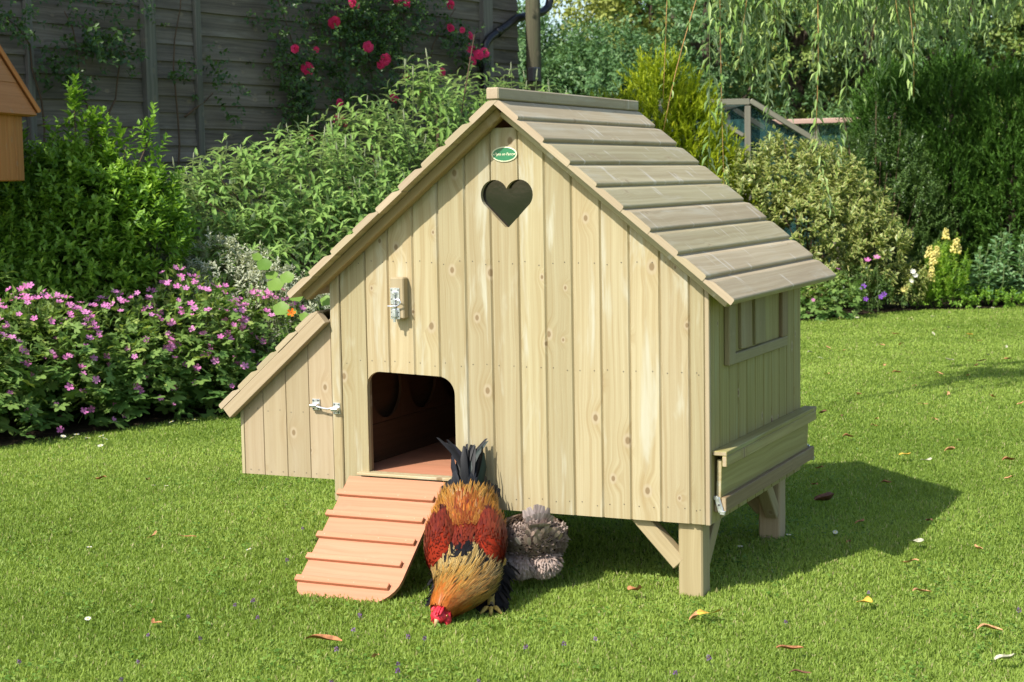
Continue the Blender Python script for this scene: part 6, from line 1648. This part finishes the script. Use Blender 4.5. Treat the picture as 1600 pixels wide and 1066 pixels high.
    for x, y in ((0.030, -0.015), (0.085, 0.025)):
        mb = MB(); mb.tube([(x, y, 0.06), (x - .004, y, G0 + 0.02)], [0.011, 0.008], 8)
        for an in (-0.6, 0, 0.6):
            d = Vector((fw[0] * math.cos(an) - fw[1] * math.sin(an), fw[1] * math.cos(an) + fw[0] * math.sin(an), 0)); mb.tube([(x - .004, y, G0 + .022), Vector((x - .004, y, G0 + .012)) + d * 0.04], [0.006, 0.003], 6)
        mb.build("leg", [M['shank']], root, True)
    hd = B.at(np.array([0.97]))[0][0]
    mb = MB(); mb.tube([hd, hd + fw * 0.018 + np.array([0, 0, -0.012]), hd + fw * 0.03 + np.array([0, 0, -0.02])], [0.008, 0.006, 0.001], 8); mb.build("beak", [M['beak']], root, True)
    mb = MB(); mb.tube([hd + np.array([0, 0, .016]), hd + fw * 0.015 + np.array([0, 0, 0.012]), hd + fw * 0.022], [0.004, 0.006, 0.002], 7); mb.build("comb", [M['comb']], root, True)
hen()

# ------------------------------------------------------------------ small things lying and growing in the lawn
def dead_leaf(name, seed, L=0.055, W=0.016, curl=0.5):
    rs = np.random.RandomState(seed); n = 8; vs, fs = [], []
    tw_, bd, ph0 = rs.randn() * 1.0, rs.randn() * 0.16, rs.rand() * 2
    for k in range(n + 1):
        f = k / n; w = W * math.sin(math.pi * min(1, 0.06 + f * 0.92)) ** 0.7 * 0.5 + 0.0006
        an = tw_ * (f - 0.5); x, y, z = L * (f - 0.5), bd * L * math.sin(3.1 * f), 0.0045 * math.sin(3.1 * f + ph0) + 0.003 * math.sin(7 * f + ph0) + 0.006
        for sgn in (-1, 0, 1): vs.append((x, y + w * sgn * math.cos(an), z + w * sgn * math.sin(an) + abs(sgn) * w * curl))
    for k in range(n):
        for q in range(2): fs.append((k * 3 + q, k * 3 + q + 1, k * 3 + 4 + q, k * 3 + 3 + q))
    me = bpy.data.meshes.new(name); me.from_pydata(vs, [], fs); me.polygons.foreach_set("use_smooth", np.ones(len(fs), bool))
    return me
def deadmat(name, c): return plain(name, c, 0.7, 0.25, nscale=70, nvar=0.35, bump=0.4)
DM = [deadmat("brown_dead_leaf", (0.36, 0.155, 0.065)), deadmat("tan_dead_leaf", (0.50, 0.27, 0.12)), deadmat("yellow_dead_leaf", (0.58, 0.36, 0.05)), deadmat("pale_dead_leaf", (0.42, 0.40, 0.27)), deadmat("dark_dead_leaf", (0.17, 0.08, 0.045)), deadmat("olive_dead_leaf", (0.36, 0.34, 0.10))]
def lay_leaf(x, y, mat, L, W, label, seed, rot=None, group=None, curl=0.5, z=0.0):
    me = dead_leaf("fallen_leaf", seed, L, W, curl); me.materials.append(DM[mat]); rs = np.random.RandomState(seed)
    o = bpy.data.objects.new("fallen_leaf", me); COL.objects.link(o); o.location = (x, y, z - 0.002); o.rotation_euler = (rs.randn() * .12, rs.randn() * .15, rs.rand() * 6.28 if rot is None else rot)
    return tag(o, label, "leaf", group)
big = [(0.73, -0.26, 2, 0.078, 0.032, "bright yellow fallen leaf on the lawn in front of the right front leg", 0.5, 0.15), (1.10, 0.04, 2, 0.056, 0.028, "short ochre yellow fallen leaf, right of the long bright yellow one", 0.7, 0.3),
       (-0.15, -0.91, 0, 0.098, 0.022, "long curled orange brown fallen leaf near the bottom, below the ramp", 0.1, 0.9), (0.06, -0.99, 1, 0.035, 0.016, "small tan fallen leaf near the bottom photo edge, right of the long curled one", 2.0, 0.6),
       (1.08, 0.89, 3, 0.070, 0.022, "whitish fallen leaf just outside the tip of the hen house's shadow", 0.45, 0.25), (1.04, -0.53, 0, 0.075, 0.018, "brown twisted fallen leaf near the bottom, right of the short ochre leaf", 0.2, 0.8),
       (0.61, 1.52, 4, 0.085, 0.040, "large dark crumpled fallen leaf inside the hen house's shadow", 0.4, 1.2), (1.57, -0.41, 3, 0.060, 0.020, "pale curled fallen leaf in the bottom right corner", 0.3, 0.9),
       (1.49, -0.16, 1, 0.080, 0.018, "long tan curled fallen leaf near the right photo edge", 0.3, 0.8), (-1.32, 0.08, 0, 0.085, 0.008, "thin brown leaf stalk lying on the lawn left of the ramp", 0.4, 0.3),
       (0.51, 1.10, 5, 0.060, 0.014, "thin olive fallen leaf in deep shade by the back leg", 0.2, 0.3), (0.44, -0.08, 0, 0.045, 0.022, "reddish fallen leaf in front of the hen house between hen and front leg", 0.4, 0.9),
       (0.69, 2.62, 2, 0.06, 0.022, "yellow fallen leaf beyond the shadow, behind the hen house's right side", 0.2, 0.4), (0.80, 2.52, 3, 0.06, 0.02, "pale fallen leaf beyond the shadow, right of the yellow one", 0.5, 0.4),
       (1.24, 0.19, 1, 0.075, 0.014, "pinkish tan twisted leaf right of the shadow tip, nearer than the whitish leaf", 0.5, 0.8)]
for k, (x, y, m_, L_, W_, lab, rot, cu) in enumerate(big): lay_leaf(x, y, m_, L_, W_, lab, 300 + k, rot + 0.43, None, cu, 0.004)
rs = np.random.RandomState(400); k = 0
while k < 92:
    tt = 3.8 + 9.5 * rs.rand() ** 0.8; lt = (0.02 + 0.30 * rs.rand()) * tt if rs.rand() < 0.82 else (-0.30 + 0.3 * rs.rand()) * tt
    x, y = 2.2 - 0.421 * tt + 0.907 * lt, -4.72 + 0.907 * tt + 0.421 * lt
    if -1.1 < x < 0.66 and -0.55 < y < 1.1: continue
    if x < np.interp(y, [e[1] for e in EDGE], [e[0] for e in EDGE]) + 0.15: continue
    lay_leaf(x, y, int(rs.choice(6, p=[.34, .27, .05, .12, .14, .08])), 0.032 + 0.035 * rs.rand(), 0.009 + 0.011 * rs.rand(), "small curled dead leaf scattered in the lawn grass", 500 + k, None, "small dead leaves scattered over the lawn", 0.3 + rs.rand(), -0.002); k += 1

# daisies and purple self-heal
def daisy_mesh():
    mb = MB()
    for k in range(13):
        a = 6.283 * k / 13; c, s = math.cos(a), math.sin(a); vs = []
        for x, y, z in ((0.25, -0.10, 0.02), (0.25, 0.10, 0.02), (0.95, 0.16, 0.12), (1.05, 0, 0.10), (0.95, -0.16, 0.12)): vs.append(((x * c - y * s) * 0.011, (x * s + y * c) * 0.011, z * 0.011 + 0.034))
        mb.add(vs, [(0, 1, 2, 3, 4)], 0)
    mb.add([(0.004 * math.cos(6.283 * k / 8), 0.004 * math.sin(6.283 * k / 8), 0.0355) for k in range(8)] + [(0, 0, 0.0375)], [(k, (k + 1) % 8, 8) for k in range(8)], 1)
    mb.tube([(0, 0, 0), (0.001, 0, 0.034)], 0.0009, 5, 2)
    return mb.build("daisy", [M['whitepetal'], M['yellowpetal'], M['stem']], None)
d0 = daisy_mesh()
dl = [(-3.30, 1.80), (-3.25, 1.85), (-3.20, 1.78), (-3.12, 1.77), (-3.06, 1.80), (-3.09, 1.86), (-2.91, 1.62), (-3.05, 2.38), (-2.94, 2.36), (-2.99, 2.47)]
def put(o0, x, y, k, label, cat, group, z=G0, s=1.0):
    o = o0 if k == 0 else o0.copy()
    if k: COL.objects.link(o)
    o.location = (x, y, z); o.rotation_euler = (R.randn() * .18, R.randn() * .18, R.rand() * 6.28); o.scale = (s, s, s); tag(o, label, cat, group)
for k, (x, y) in enumerate(dl): put(d0, x, y, k, "white daisy in the lawn along the edge of the pink geraniums", "daisy", "daisies by the geraniums", s=1.25)
for k, (x, y) in enumerate([(-2.06, 0.88), (-2.00, 0.89), (-1.54, -0.17), (-0.99, 0.0), (-0.93, -0.93), (0.65, 0.85), (0.78, 0.98), (0.55, 0.62)]):
    put(d0, x, y, k + 1, "tiny white daisy alone in the open lawn around the hen house", "daisy", "single daisies in the open lawn", s=0.85)
for k, (x, y) in enumerate([(-1.23, 9.29), (-1.10, 9.32), (-0.95, 10.45), (-0.53, 9.58), (-0.32, 10.66), (-0.2, 10.6)]):
    put(d0, x, y, k + 1, "white daisy at the far lawn edge by the right-hand bed", "daisy", "daisies at the far lawn edge", s=1.5)
def heal_mesh():
    mb = MB(); rs_ = np.random.RandomState(4)
    for k in range(16):
        a = k * 2.4; z = 0.026 + 0.012 * k / 16; r = 0.0062 * (1 - 0.3 * k / 16); c = Vector((r * math.cos(a), r * math.sin(a), z)); s_ = 0.0030
        mb.add([c + Vector((s_, 0, 0)), c + Vector((-s_ * .5, s_ * .8, 0)), c + Vector((-s_ * .5, -s_ * .8, 0)), c + Vector((0, 0, s_ * 1.3))], [(0, 1, 2), (0, 1, 3), (1, 2, 3), (2, 0, 3)], int(rs_.rand() < 0.45))
    mb.tube([(0, 0, 0), (0, 0, 0.03)], 0.0013, 5, 2)
    return mb.build("purple_self_heal", [M['heal'], M['healdark'], M['stem']], None)
M['heal'] = plain("dull_violet_floret", (0.19, 0.10, 0.26), 0.6, 0.2); M['healdark'] = plain("maroon_bract", (0.10, 0.045, 0.06), 0.7, 0.2)
h0 = heal_mesh(); k = 0
while k < 40:
    if rs.rand() < 0.75: x, y = -0.75 + 1.75 * rs.rand(), -1.25 + 0.72 * rs.rand()
    else: x, y = -2.6 + 4.4 * rs.rand(), -1.4 + 2.4 * rs.rand()
    if (-0.65 < x < 0.66 and y > -0.48): continue
    put(h0, x, y, k, "tiny purple self-heal flower head in the near lawn", "lawn flower", "purple flower heads dotted in the lawn", s=0.6 + 0.35 * rs.rand()); k += 1
